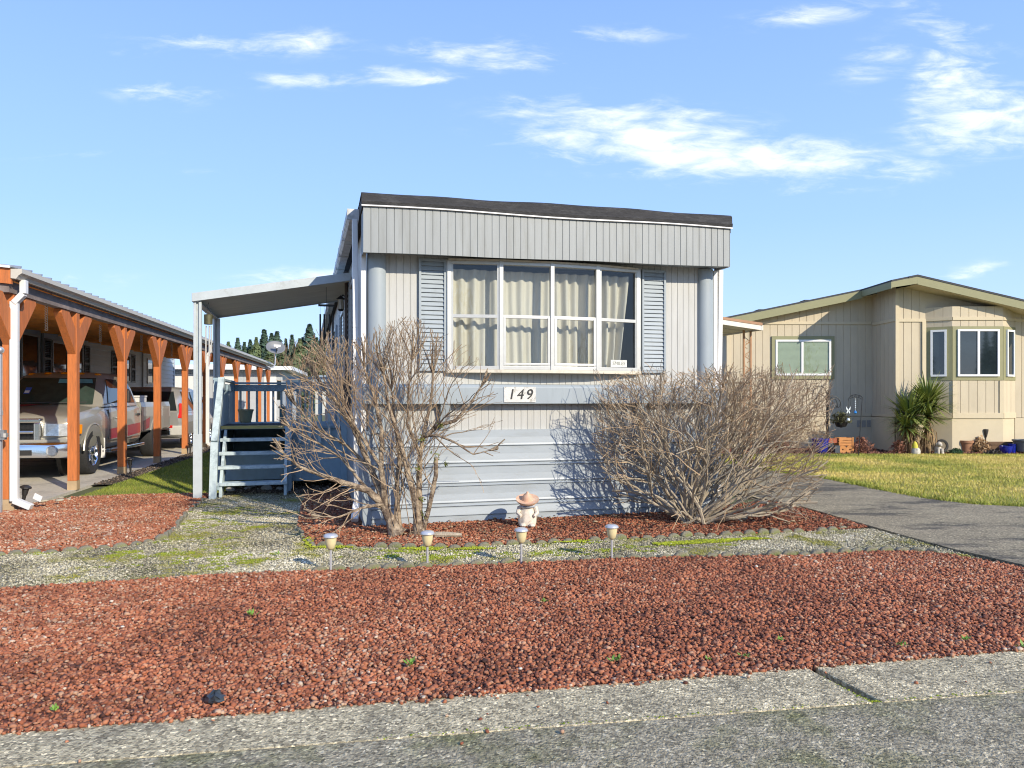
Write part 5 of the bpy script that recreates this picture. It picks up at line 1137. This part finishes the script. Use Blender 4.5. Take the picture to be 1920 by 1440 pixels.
drybush('russet_shrub', (9.75, 18.6, 0), .2, .34, 90, m_twr, 'small russet shrub at the left foot of the yucca', m_twl, seed=31)
# small garden statues and pots
gn = thing('garden_gnome', (10.12, 18.45, 0), 0, 'small garden gnome with a yellow hat at the foot of the yucca', 'statue')
mb = MB(); mb.lathe([(0, 0), (.10, 0), (.11, .06), (.09, .13), (.06, .16), (0, .17)], 14); mb.ball((0, -.06, .10), .05, 8, 6); mb.build('body', M('gnome_white', (.55, .52, .44), .7, var=.35, scale=18), gn, smooth=True)
mb = MB(); mb.lathe([(0, .15), (.075, .15), (.07, .2), (.05, .27), (.02, .31), (0, .32)], 12, (-.02, 0, 0)); mb.build('hat', M('gnome_hat', (.62, .55, .06), .7, var=.2), gn, smooth=True)
dg_ = thing('dog_statue', (10.72, 18.5, 0), 0, 'pale speckled stone dog statue sitting right of the yucca', 'statue')
mb = MB(); mb.ball((0, .04, .11), .10, 12, 8, (.85, 1.1, 1.15)); mb.ball((0, -.03, .24), .07, 12, 8, (.95, 1, 1)); mb.ball((0, -.09, .22), .038, 10, 6, (1, 1.2, .8))
for s in (-1, 1): mb.tube([(s * .045, -.07, .14), (s * .05, -.09, .0)], [.035, .03], 8); mb.ball((s * .065, -.02, .235), .03, 8, 6, (.5, .8, 1.5)); mb.ball((s * .08, -.03, .03), .045, 8, 6, (.8, 1.3, .7))
mb.build('body', M('speckled_stone', (.50, .45, .38), .8, var=.45, scale=22), dg_, smooth=True)
o = MB(); o.lathe([(.11, -.02), (.155, -.025), (.175, 0), (.155, .025), (.11, .02), (.11, -.02)], 24, (0, 0, .18), 'y'); o = o.build('hose_ring', m_blk, smooth=True); o.location = (10.95, 18.75, 0); tag(o, 'black ring standing on edge behind the stone dog statue', 'hose ring')
drybush('green_plant', (11.15, 18.5, 0), .2, .12, 120, M('dark_green_stem', (.02, .06, .025), .7), 'low dark green plant right of the stone dog statue', M('dark_green_leaf', (.03, .09, .03), .6, var=.4, scale=10), 'plant', 8)
lt = thing('torch_light', (12.2, 18.95, 0), 0, 'dark solar torch light on a thin stake above the small blue pots', 'garden light')
mb = MB(); mb.tube([(0, 0, 0), (0, 0, .40)], .010, 6); mb.build('stake', m_blk, lt)
mb = MB(); mb.lathe([(.014, .38), (.03, .42), (.06, .56), (.058, .60), (.0, .605)], 12); mb.build('lantern', M('lantern_dark', (.05, .045, .04), .4, var=.4, scale=30), lt, smooth=True)
pk = thing('pumpkin_stake', (12.2, 19.1, 0), 0, 'flat grey metal pumpkin-face stake left of the dark torch light', 'ornament')
cu = MB(); vs, fs = [], []; n = 28
cx, cz = -.13, .32
outer = [(cx + .125 * math.cos(2 * math.pi * k / n), cz + .135 * math.sin(2 * math.pi * k / n)) for k in range(n)]; inner = [(cx + .085 * math.cos(2 * math.pi * k / n), cz + .09 * math.sin(2 * math.pi * k / n)) for k in range(n)]
for (x, z) in outer: vs += [(x, 0, z), (x, .006, z)]
for (x, z) in inner: vs += [(x, 0, z), (x, .006, z)]
for k in range(n):
    j = (k + 1) % n; a, b, c_, d_ = 2 * k, 2 * j, 2 * n + 2 * j, 2 * n + 2 * k
    fs += [(a, b, c_, d_), (a + 1, d_ + 1, c_ + 1, b + 1), (a, a + 1, b + 1, b), (d_, c_, c_ + 1, d_ + 1)]
cu.add(vs, fs); cu.build('rim', M('dull_steel', (.20, .19, .17), .6, var=.2), pk)
mb = MB(); mb.box(cx - .012, cx + .012, .001, .005, 0, .19); mb.box(cx - .02, cx + .02, .001, .005, .45, .5)
mb.build('stake', MATS['dull_steel'], pk)
mb = MB(); mb.prism([(cx - .087, .001, .30), (cx + .087, .001, .30), (cx + .06, .001, .262), (cx + .03, .001, .285), (cx, .001, .262), (cx - .03, .001, .285), (cx - .06, .001, .262)], (0, .004, 0)); mb.prism([(cx - .08, .001, .36), (cx - .02, .001, .35), (cx - .05, .001, .41)], (0, .004, 0)); mb.prism([(cx + .08, .001, .36), (cx + .02, .001, .35), (cx + .05, .001, .41)], (0, .004, 0)); mb.build('face', MATS['dull_steel'], pk)
bx = thing('wooden_planter', (12.55, 19.05, 0), 0, 'low brown wooden planter box behind the small blue bowl', 'planter')
mb = MB(); mb.box(-.30, .30, -.12, .12, .0, .26); mb.box(-.32, .32, -.14, -.121, .20, .28); mb.build('box', M('brown_box', (.14, .08, .04), .8, var=.3, scale=12), bx)
lathe_pot('flower_pot', (12.48, 18.6, 0), [(0, 0), (.09, 0), (.135, .06), (.15, .15), (.155, .19), (.135, .19), (.12, .14)], m_cob, 'small low cobalt bowl in front of the brown wooden planter', soil=(.125, .15))
lathe_pot('flower_pot', (12.72, 18.72, 0), [(0, 0), (.07, 0), (.09, .2), (.105, .24), (.09, .24), (.08, .19)], m_cob, 'narrow cobalt pot between the low blue bowl and the grey tub', soil=(.085, .19))
lathe_pot('plant_tub', (13.0, 18.7, 0), [(0, .05), (.19, .05), (.23, .30), (.255, .31), (.255, .35), (.22, .35), (.21, .29)], M('grey_tub', (.12, .125, .13), .5, var=.15), 'big dark grey plastic plant tub near the right edge', 'tub', soil=(.215, .30))
lathe_pot('flower_pot', (13.38, 18.75, 0), [(0, 0), (.14, 0), (.18, .26), (.20, .27), (.20, .33), (.17, .33)], M('brown_pot', (.17, .10, .06), .6, var=.2), 'brown pot at the right edge holding a small conifer', soil=(.17, .28))
drybush('dark_plant', (12.0, 18.35, 0), .22, .1, 60, M('blackened_twig', (.035, .03, .025), .8), 'sprawling blackened twig clump in front of the straw-coloured plant', M('blackened_leaf', (.07, .06, .05), .8), 'plant', 14)
# ------------------------------------------------------------------ conifers, bare trees
m_bark = M('bark_brown', (.10, .075, .055), .9, var=.3)
def leafcone(mb, h, r, rg, lay, sub, z0=.08, pw=.9):
    for i in range(lay):
        f = z0 + (1 - z0) * (i + rg.random()) / lay; rad = r * (1 - f) ** pw * rg.uniform(.7, 1.15) + .06
        a = rg.uniform(0, 2 * math.pi); d = Vector((math.cos(a), math.sin(a), 0)); sd_ = Vector((-d.y, d.x, 0)); dro = rg.uniform(.05, .5)
        for k in range(sub):
            t = (k + .5 + rg.uniform(-.4, .4)) / sub; c = d * rad * t + Vector((0, 0, f * h - dro * rad * t + .12 * rad * t * t)); s = (.16 + .34 * (1 - t)) * rad * .8 + .16
            mb.add([c - sd_ * s * rg.uniform(.5, 1.1) - d * s * .5, c + sd_ * s * rg.uniform(.5, 1.1) - d * s * .4 + Vector((0, 0, rg.uniform(-.1, .1) * s)), c + d * s * rg.uniform(.1, .9) - Vector((0, 0, rg.uniform(.6, 1.7) * s))], [(0, 1, 2)])
def conifer(h, r, seed, m, lay=560, sub=4):
    rg = random.Random(seed); t = thing('conifer_tree', (0, 0, 0), 0, 'x', 'tree', 'conifers on the skyline')
    mb = MB(); mb.tube([(0, 0, 0), (0, 0, h * .6), (0, 0, h)], [h * .018, h * .01, .01], 6); mb.build('trunk', m_bark, t)
    mb = MB(); leafcone(mb, h, r, rg, lay, sub); mb.build('crown', m, t); return t
gr1 = M('fir_green', (.075, .125, .075), .8, var=.45, scale=.6); gr2 = M('fir_olive', (.13, .17, .07), .8, var=.45, scale=.6)
protos = [conifer(10, 2.3, 1, gr1), conifer(10, 1.9, 2, gr1), conifer(10, 2.8, 3, gr2)]
CON = [(-35.4, 95, 9.13, 0, 1.0, 'small conifer standing apart at the left end of the treeline'),
       (-34.9, 96, 8.65, 1, 1.0, 'low conifer just above the carport gutter, second on the treeline'),
       (-34.5, 97, 9.08, 0, 1.0, 'conifer between two low ones left of the satellite dish'),
       (-33.0, 95, 9.20, 2, 0.9, 'pale green conifer left of the satellite dish'),
       (-33.0, 98, 10.51, 1, 1.25, 'dark ragged conifer rising right above the satellite dish on its left'),
       (-30.7, 94, 9.66, 0, 1.1, 'conifer directly behind the satellite dish, left of the twin tops'),
       (-31.6, 99, 10.32, 0, 1.2, 'broad conifer behind the satellite dish'),
       (-29.5, 96, 9.14, 1, 0.8, 'thin conifer just right of the satellite dish'),
       (-28.4, 95, 9.54, 1, 0.95, 'slim pointed conifer halfway between satellite dish and tallest conifer'),
       (-27.1, 94, 8.98, 2, 1.1, 'pale conifer left of the tallest conifer'),
       (-27.6, 97, 9.36, 0, 0.8, 'conifer touching the left side of the tallest conifer'),
       (-26.4, 96, 11.02, 0, 1.3, 'tallest conifer, left of the mobile home wall'),
       (-25.2, 95, 9.20, 1, 1.0, 'slim conifer right of the tallest conifer'),
       (-25.1, 97, 9.50, 2, 1.0, 'olive conifer against the mobile home side wall'),
       (-23.9, 95, 9.61, 0, 1.2, 'dark conifer partly hidden by the mobile home side wall'),
       (-42.4, 110, 9.79, 2, 1.0, 'far conifer hidden mostly by the porch awning post'),
       (-27.4, 88, 7.48, 2, 1.2, 'short olive conifer below the thin one right of the dish'),
       (-25.2, 86, 7.03, 2, 1.2, 'short olive conifer in front of the pale one'),
       (-28.7, 87, 7.41, 2, 1.3, 'short bushy conifer under the satellite dish'),
       (-22.9, 85, 7.27, 2, 1.2, 'short olive conifer in front of the tallest one'),
       (-32.0, 90, 7.29, 2, 1.2, 'short bushy conifer behind the carport gutter line'),
       (-21.7, 84, 6.59, 2, 1.3, 'short bushy olive conifer beside the side wall gutter')]
used = set()
for (X, Y, h, k, wd, lb) in CON:
    o = protos[k] if k not in used else dup(protos[k], (0, 0, 0))
    used.add(k); o.location = (X, Y, 0); s = h / 10; o.scale = (s * wd * 1.35, s * wd * 1.35, s); o.rotation_euler = (0, 0, rng.uniform(0, 6)); o['label'] = lb
# ------------------------------------------------------------------ bare shrubs
def grow(T, p, d, L, r, lvl, env, up, rg, spread=(.4, .75), pc=.75, wig=.14, seg=.10):
    n = max(3, int(L / seg)); pts, rad = [p.copy()], [r]; nodes = []
    for i in range(n):
        d = (d + Vector((rg.gauss(0, wig), rg.gauss(0, wig), rg.gauss(0, wig) + up))).normalized()
        q = p + d * (L / n)
        if not env(q): break
        p = q; pts.append(p.copy()); rr = r * (1 - .68 * (i + 1) / n); rad.append(max(rr, .0027)); nodes.append((i / n, p.copy(), d.copy(), rr))
    if len(pts) > 1: T[0 if r > .0065 else 1].append((pts, rad))
    if lvl <= 0: return
    for (f, q, dd, rr) in nodes:
        if f < .18 or rg.random() > pc: continue
        ax = dd.orthogonal().normalized(); ax.rotate(Matrix.Rotation(rg.uniform(0, 6.283), 3, dd)); nd = dd.copy(); nd.rotate(Matrix.Rotation(rg.uniform(*spread), 3, ax))
        grow(T, q, nd, L * rg.uniform(.35, .62) * (1.1 - .4 * f), rr * .66, lvl - 1, env, up, rg, spread, pc, wig, seg)
def shrub_build(t, T, ms, mt, n0=6):
    mb = MB()
    for pts, rad in T[0]: mb.tube(pts, rad, n0)
    mb.build('stems', ms, t, smooth=True)
    mb = MB()
    for pts, rad in T[1]: mb.tube(pts, rad, 3, False)
    mb.build('twigs', mt, t)
m_stem = M('shrub_bark', (.36, .28, .19), .9, var=.45, scale=24, bump=.9, bscale=45, col2=(.13, .09, .06), thr=(.45, .58), s2=14)
m_twig = M('shrub_twig', (.38, .27, .165), .8, var=.35, scale=10)
m_twig2 = M('dense_twig', (.40, .28, .165), .8, var=.4, scale=8)
m_stem2 = M('dense_bark', (.36, .30, .215), .85, var=.35, scale=14, bump=.4, bscale=60)
rg = random.Random(5)
br = thing('bare_bush', (2.07, 8.38, 0), 0, 'dense flat-topped leafless bush at the right corner of the mobile home', 'bush')
T = ([], [])
def envR(q):
    if q.z < .015 or q.z > 1.74 + .05 * math.sin(q.x * 9) + .04 * math.sin(q.x * 23 + q.y * 9): return False
    hw = 1.08 + .30 * min(q.z / .8, 1)
    if ((q.x - .20) / hw) ** 2 + (q.y / .85) ** 2 > 1: return False
    return q.y < .62 + .28 * max(q.x - .2, 0) or q.x > .55
for k in range(64):
    a = rg.uniform(0, 2 * math.pi); e = rg.triangular(.03, 1.5, .6)
    d = Vector((math.cos(a) * math.cos(e) * 1.25 + .08, math.sin(a) * math.cos(e) * .7, math.sin(e))).normalized()
    grow(T, Vector((rg.gauss(0, .10), rg.gauss(0, .08), .0)), d, rg.uniform(1.5, 2.5), rg.uniform(.011, .021), 3, envR, .022, rg, (.35, .9), .80, .16, .11)
shrub_build(br, T, m_stem2, m_twig2)

bl = thing('bare_shrub', (-1.18, 7.6, 0), 0, 'open multi-stemmed leafless shrub with thick bark trunks at the left corner of the mobile home', 'shrub')
# main stems, local x / depth / height
P_ = lambda l: [Vector(((x + 1.18 - 1.18) , y, z)) for x, y, z in l]
STEMS = [([(0, 0, 0), (-.15, .02, .30), (-.30, -.02, .46), (-.66, -.14, .60), (-.95, -.22, .72), (-1.10, -.25, .86)], .050, .010),
         ([(-.12, .02, .28), (-.28, .05, .66), (-.48, .02, 1.15), (-.66, -.03, 1.42), (-.84, -.10, 1.66)], .040, .010),
         ([(-.13, .02, .30), (-.16, -.06, .70), (-.15, -.10, 1.08), (-.22, -.12, 1.42), (-.32, -.13, 1.72)], .036, .009),
         ([(0, .02, 0), (-.03, .12, .5), (.0, .14, .82), (-.05, .16, 1.12), (-.10, .2, 1.5)], .034, .009),
         ([(.22, .05, 0), (.17, .02, .38), (.08, -.02, .76), (.0, -.04, 1.08), (-.08, -.06, 1.32), (-.13, -.08, 1.66)], .042, .010),
         ([(.22, .06, 0), (.21, .08, .5), (.22, .08, .82), (.265, .08, 1.06), (.33, .06, 1.32), (.36, .05, 1.66)], .038, .010),
         ([(.25, .08, 1.0), (.42, .02, 1.13), (.60, -.05, 1.18), (.74, -.08, 1.34), (.86, -.1, 1.52)], .028, .008),
         ([(-.28, .05, .66), (-.52, .0, .92), (-.80, -.1, 1.10), (-1.02, -.12, 1.34)], .020, .006),
         ([(-.30, -.02, .46), (-.60, .05, .80), (-.88, .0, .98), (-1.10, -.05, 1.12)], .018, .006),
         ([(-.16, -.06, .70), (-.38, -.2, 1.10), (-.52, -.25, 1.45), (-.60, -.3, 1.75)], .018, .006),
         ([(.22, .08, .82), (.10, .0, 1.15), (.12, -.05, 1.5), (.16, -.1, 1.8)], .02, .006),
         ([(.25, .05, 0), (.33, .0, .32), (.395, -.02, .60), (.40, -.02, .80)], .026, .022),
         ([(.27, .06, 1.02), (.42, -.04, 1.03), (.62, -.1, .95), (.78, -.12, .84), (.95, -.12, .88)], .016, .005),
         ([(-.15, .0, .32), (-.35, -.15, .30), (-.55, -.25, .22), (-.72, -.3, .24)], .018, .005)]
T = ([], [])
def envL(q):
    if q.z < .02 or q.z > 2.14 + .12 * math.sin(q.x * 6 + 1): return False
    if q.y > .5 + .27 * q.x: return False
    return ((q.x + .05) / 1.17) ** 2 + ((q.z - 1.1) / 1.15) ** 2 < 1 and q.y > -.75
for si, (pl_, r0, r1) in enumerate(STEMS):
    pl_ = [Vector(p) for p in pl_]; pts, rad = [], []; L = sum((b - a).length for a, b in zip(pl_, pl_[1:])); acc = 0
    for a, b in zip(pl_, pl_[1:]):
        l = (b - a).length; n = max(2, int(l / .05))
        for i in range(n):
            f = (acc + l * i / n) / L; q = a.lerp(b, i / n) + Vector((rg.gauss(0, .003), rg.gauss(0, .003), 0))
            flare = 1 + 1.1 * math.exp(-q.z / .09) if q.z < .4 and si in (0, 3, 4, 5) else 1
            pts.append(q); rad.append((r0 + (r1 - r0) * f) * flare)
            if si == 11: pc_ = .10 if f > .5 else 0
            else: pc_ = .72 if f > .35 else (.2 if f > .12 else .03)
            if rg.random() < pc_:
                d0 = (b - a).normalized(); ax = d0.orthogonal().normalized(); ax.rotate(Matrix.Rotation(rg.uniform(0, 6.28), 3, d0)); nd = d0.copy(); nd.rotate(Matrix.Rotation(rg.uniform(.4, .95), 3, ax))
                low = si in (0, 12, 13)
                grow(T, q, nd, rg.uniform(.45, .95) * (1.0 if not low else .62), max(.010 * (1.1 - f), .006), 2, envL, .01 if low else .075, rg, (.35, .8), .72, .13, .085)
        acc += l
    pts.append(pl_[-1]); rad.append(r1); T[0].append((pts, rad))
    if si not in (11,):
        for k in range(7): grow(T, pl_[-1], (pl_[-1] - pl_[-2]).normalized() + Vector((rg.gauss(0, .25), rg.gauss(0, .25), .1)), rg.uniform(.4, .6), .009, 2, envL, .06 if si not in (0, 12, 13) else .0, rg, (.35, .7), .6, .12, .085)
for k in range(9): grow(T, Vector((rg.uniform(-.05, .3), rg.gauss(.03, .05), 0)), Vector((rg.gauss(0, .15), rg.gauss(0, .1), 1)).normalized(), rg.uniform(.7, 1.3), .006, 1, envL, .03, rg, (.3, .6), .3, .05, .12)
shrub_build(bl, T, m_stem, m_twig, 9)

for (x, y, z, r) in ((.40, -.03, .80, .035), (.20, .04, .68, .04), (.24, .06, .35, .035), (.25, .04, 1.0, .04), (.27, .02, .22, .035), (.5, -.03, .73, .022), (.45, -.02, 1.13, .02)):
    mb = MB()
    for k in range(26): c = Vector((x + rg.gauss(0, r * .5), y + rg.gauss(0, r * .5), z + rg.gauss(0, r * .7))); mb.add([c + Vector((rg.gauss(0, .011), rg.gauss(0, .011), rg.gauss(0, .011))) for _ in range(3)], [(0, 1, 2)])
    mb.build('moss_tuft', M('stem_moss', (.14, .16, .02), .9, var=.3), bl)
# reddish bare trees in the distance
def bare_tree(loc, h, seed, label, m):
    rg_ = random.Random(seed); t = thing('bare_tree', loc, 0, label, 'tree', 'bare brown trees before the conifers'); T = ([], [])
    env = lambda q: q.z < h and q.z > 0 and (q.x / (h * .38)) ** 2 + (q.y / (h * .38)) ** 2 < 1
    for k in range(5): grow(T, Vector((rg_.gauss(0, .1), rg_.gauss(0, .1), 0)), Vector((rg_.gauss(0, .25), rg_.gauss(0, .25), 1)).normalized(), h * .95, h * .014, 3, env, .02, rg_, (.3, .7), .7, .12, h * .09)
    mb = MB()
    for pts, rad in T[0] + T[1]: mb.tube(pts, [max(r, .012) for r in rad], 3, False)
    mb.build('crown', m, t)
    return t
m_rt = M('russet_crown', (.26, .17, .09), .85, var=.3)
bare_tree((-19.6, 66, 0), 6.6, 1, 'bare russet tree right of the satellite dish before the conifers', m_rt)
bare_tree((-18.3, 64, 0), 5.2, 2, 'low bare russet tree beside the mobile home side wall', m_rt)
bare_tree((-21.0, 68, 0), 5.0, 4, 'bare brown tree just right of the far white eave', m_rt)
# gnome-like hat figure by the skirting
fg = thing('garden_figure', (.17, 8.12, 0), 0, 'pale ceramic garden figure hidden under a wide terracotta hat before the skirting', 'statue')
mb = MB(); rb = [(.0, .0), (.085, .0), (.098, .03), (.10, .10), (.085, .16), (.072, .20), (.08, .215), (.085, .235), (.06, .25), (.05, .27)]
mb.lathe(rb, 28)
mb.v = [(x * (1 + .06 * math.sin(9 * math.atan2(y, x)) * (z < .2)), y * .85 * (1 + .06 * math.sin(9 * math.atan2(y, x)) * (z < .2)), z) for x, y, z in mb.v]
for s in (-1, 1): mb.ball((s * .05, -.075, .022), .042, 10, 6, (.9, 1.3, .6)); mb.tube([(s * .085, -.01, .21), (s * .105, -.05, .15), (s * .07, -.085, .12)], [.028, .024, .018], 8)
mb.build('body', M('cream_ceramic', (.66, .58, .47), .6, var=.2, scale=20, col2=(.45, .30, .2), thr=(.58, .7), s2=14), fg, smooth=True)
mb = MB(); mb.lathe([(.04, .215), (.088, .212), (.098, .222), (.07, .238), (.05, .24)], 24); mb.build('collar', M('collar_blue', (.42, .47, .55), .6), fg, smooth=True)
mb = MB(); mb.lathe([(.05, .255), (.10, .262), (.125, .285), (.128, .30), (.115, .298), (.085, .288), (.062, .292), (.055, .325), (.04, .35), (.02, .362), (.012, .385), (0, .388)], 28)
mb.v = [(x, y * math.cos(.35) - (z - .29) * math.sin(.35) - .02, .295 + y * math.sin(.35) * 1 + (z - .29) * math.cos(.35)) for x, y, z in mb.v]
mb.build('hat', M('hat_terracotta', (.62, .38, .25), .65, var=.15, scale=14, col2=(.66, .55, .42), thr=(.5, .65), s2=9), fg, smooth=True)
# four path lights
m_st = M('brushed_steel', (.60, .60, .60), .3, metal=.45, var=.08)
pl0 = None
for i, (x, y, lb, tl) in enumerate(((-1.49, 6.05, 'leftmost silver-topped path light on a stake, standing before the open gravel', 0), (-.71, 6.18, 'silver-topped path light in front of the bare shrub trunks', -1), (.08, 6.32, 'silver-topped path light in front of the hatted garden figure', 3), (.88, 6.49, 'rightmost silver-topped path light, nearest the bright moss', 1))):
    if pl0 is None:
        pl0 = thing('path_light', (x, y, 0), 0, lb, 'garden light', 'silver path lights along the front rock bed')
        mb = MB(); mb.tube([(0, 0, -.05), (0, 0, .175)], .0095, 10); mb.build('stake', m_st, pl0, smooth=True)
        mb = MB(); mb.lathe([(0, .165), (.016, .168), (.034, .185), (.044, .225), (.048, .265), (.048, .272)], 20); mb.build('shade', M('frosted_shade', (.68, .58, .32), .35, var=.06), pl0, smooth=True)
        mb = MB(); mb.lathe([(.049, .268), (.060, .272), (.061, .279), (.053, .292), (.036, .299), (.034, .3), (0, .301)], 20); mb.build('cap', m_st, pl0, smooth=True)
    else: dup(pl0, (x, y, 0), label=lb)
# weeds, litter, dead wood
m_weed = M('weed_green', (.16, .30, .035), .6, var=.25)
def weed(x, y, s, label, seed):
    rg_ = random.Random(seed); mb = MB()
    for k in range(int(9 + s * 120)):
        a = rg_.uniform(0, 6.28); e = rg_.uniform(.15, 1.0); d = Vector((math.cos(a) * math.cos(e), math.sin(a) * math.cos(e), math.sin(e))); sd_ = d.cross(Vector((0, 0, 1))).normalized(); l = s * rg_.uniform(.5, 1.1); c = Vector((rg_.gauss(0, s * .3), rg_.gauss(0, s * .3), .008))
        mb.add([c, c + d * l * .5 + sd_ * l * .2, c + d * l, c + d * l * .5 - sd_ * l * .2], [(0, 1, 2, 3)])
    o = mb.build('weed', m_weed); o.location = (x, y, .012); tag(o, label, 'weed', 'green weeds sprouting in the front rock bed')
for i, (x, y, s, lb) in enumerate(((-1.68, 4.75, .045, 'green weed in the rock bed below the leftmost path light'), (-.53, 3.86, .045, 'bright green weed tuft in the rock bed nearest the photo centre left'), (.22, 5.05, .035, 'small weed in the rock bed below the hatted figure'), (.55, 3.92, .04, 'pale weed in the rock bed near the kerb, left of the joint'), (-2.05, 3.3, .03, 'tiny weed near the black plastic scrap by the kerb'), (1.25, 3.98, .035, 'weed at the kerb edge left of the joint'), (1.05, 3.92, .03, 'low weed at the kerb edge before the joint'),
                                    (1.55, 4.25, .03, 'small weed in the rock bed just above the kerb joint'), (2.2, 4.15, .035, 'weed at the kerb edge right of the joint'), (2.62, 4.25, .035, 'pale weed patch near the kerb at the right'), (2.85, 4.13, .04, 'weed at the kerb by the right edge'), (-2.1, 6.6, .03, 'weed on the gravel path right of the curved edging'))): weed(x, y, s, lb, i)
rg_ = random.Random(4); mb = MB(); vs, fs = sphere((0, 0, .02), .045, 9, 6, (1.1, .8, .6)); vs = [(x * rg_.uniform(.6, 1.2), y * rg_.uniform(.6, 1.2), max(z * rg_.uniform(.6, 1.3), 0)) for x, y, z in vs]; mb.add(vs, fs)
o = mb.build('plastic_scrap', M('black_bag', (.035, .045, .055), .3, var=.5, scale=30)); o.location = (-1.37, 3.40, .015); tag(o, 'crumpled black plastic scrap lying on the red rock near the kerb', 'litter')
mb = MB(); mb.tube([(0, 0, .03), (.14, -.01, .035), (.27, .01, .025)], [.03, .026, .018], 8); o = mb.build('cut_branch', m_stem2, smooth=True); o.location = (-.78, 7.45, 0); tag(o, 'short pale cut branch lying beside the shrub trunks', 'branch')
P = scatter(HBED, .06); P = P[NR.random(len(P)) < .35]
tag(rocks('leaf_litter', P, .012, .022, .016, M('leaf_litter_brown', (.2, .13, .07), .9, attr=[(0, (.08, .05, .03)), (.6, (.26, .17, .09)), (1, (.45, .36, .22))]), .25, .3), 'dry brown leaf litter on the red rock bed below the shrubs', 'leaf litter', kind='stuff')
P = np.concatenate([scatter(BED, .25), scatter(PATH, .2)]); P = P[NR.random(len(P)) < .13]
tag(rocks('pale_stone_chip', P, .006, .014, .012, M('pale_chip', (.6, .55, .45), .9, var=.2), .5, .4), 'scattered pale stone chips and leaf bits on rock and gravel', 'stone chips', kind='stuff')
# ------------------------------------------------------------------ far woodland on the other side of the street (seen in the panes)
mb = MB(); rg = random.Random(77)
for k in range(26):
    x = -70 + k * 5.6 + rg.uniform(-1.5, 1.5); y = -48 + rg.uniform(-6, 6); h = rg.uniform(8, 15); m0 = MB(); leafcone(m0, h, h * .26, rg, 150, 3)
    mb.add([(v[0] + x, v[1] + y, v[2]) for v in m0.v], m0.f)
tag(mb.build('woodland', gr2), 'dark far woodland across the street mirrored in the window panes', 'woodland', kind='stuff')
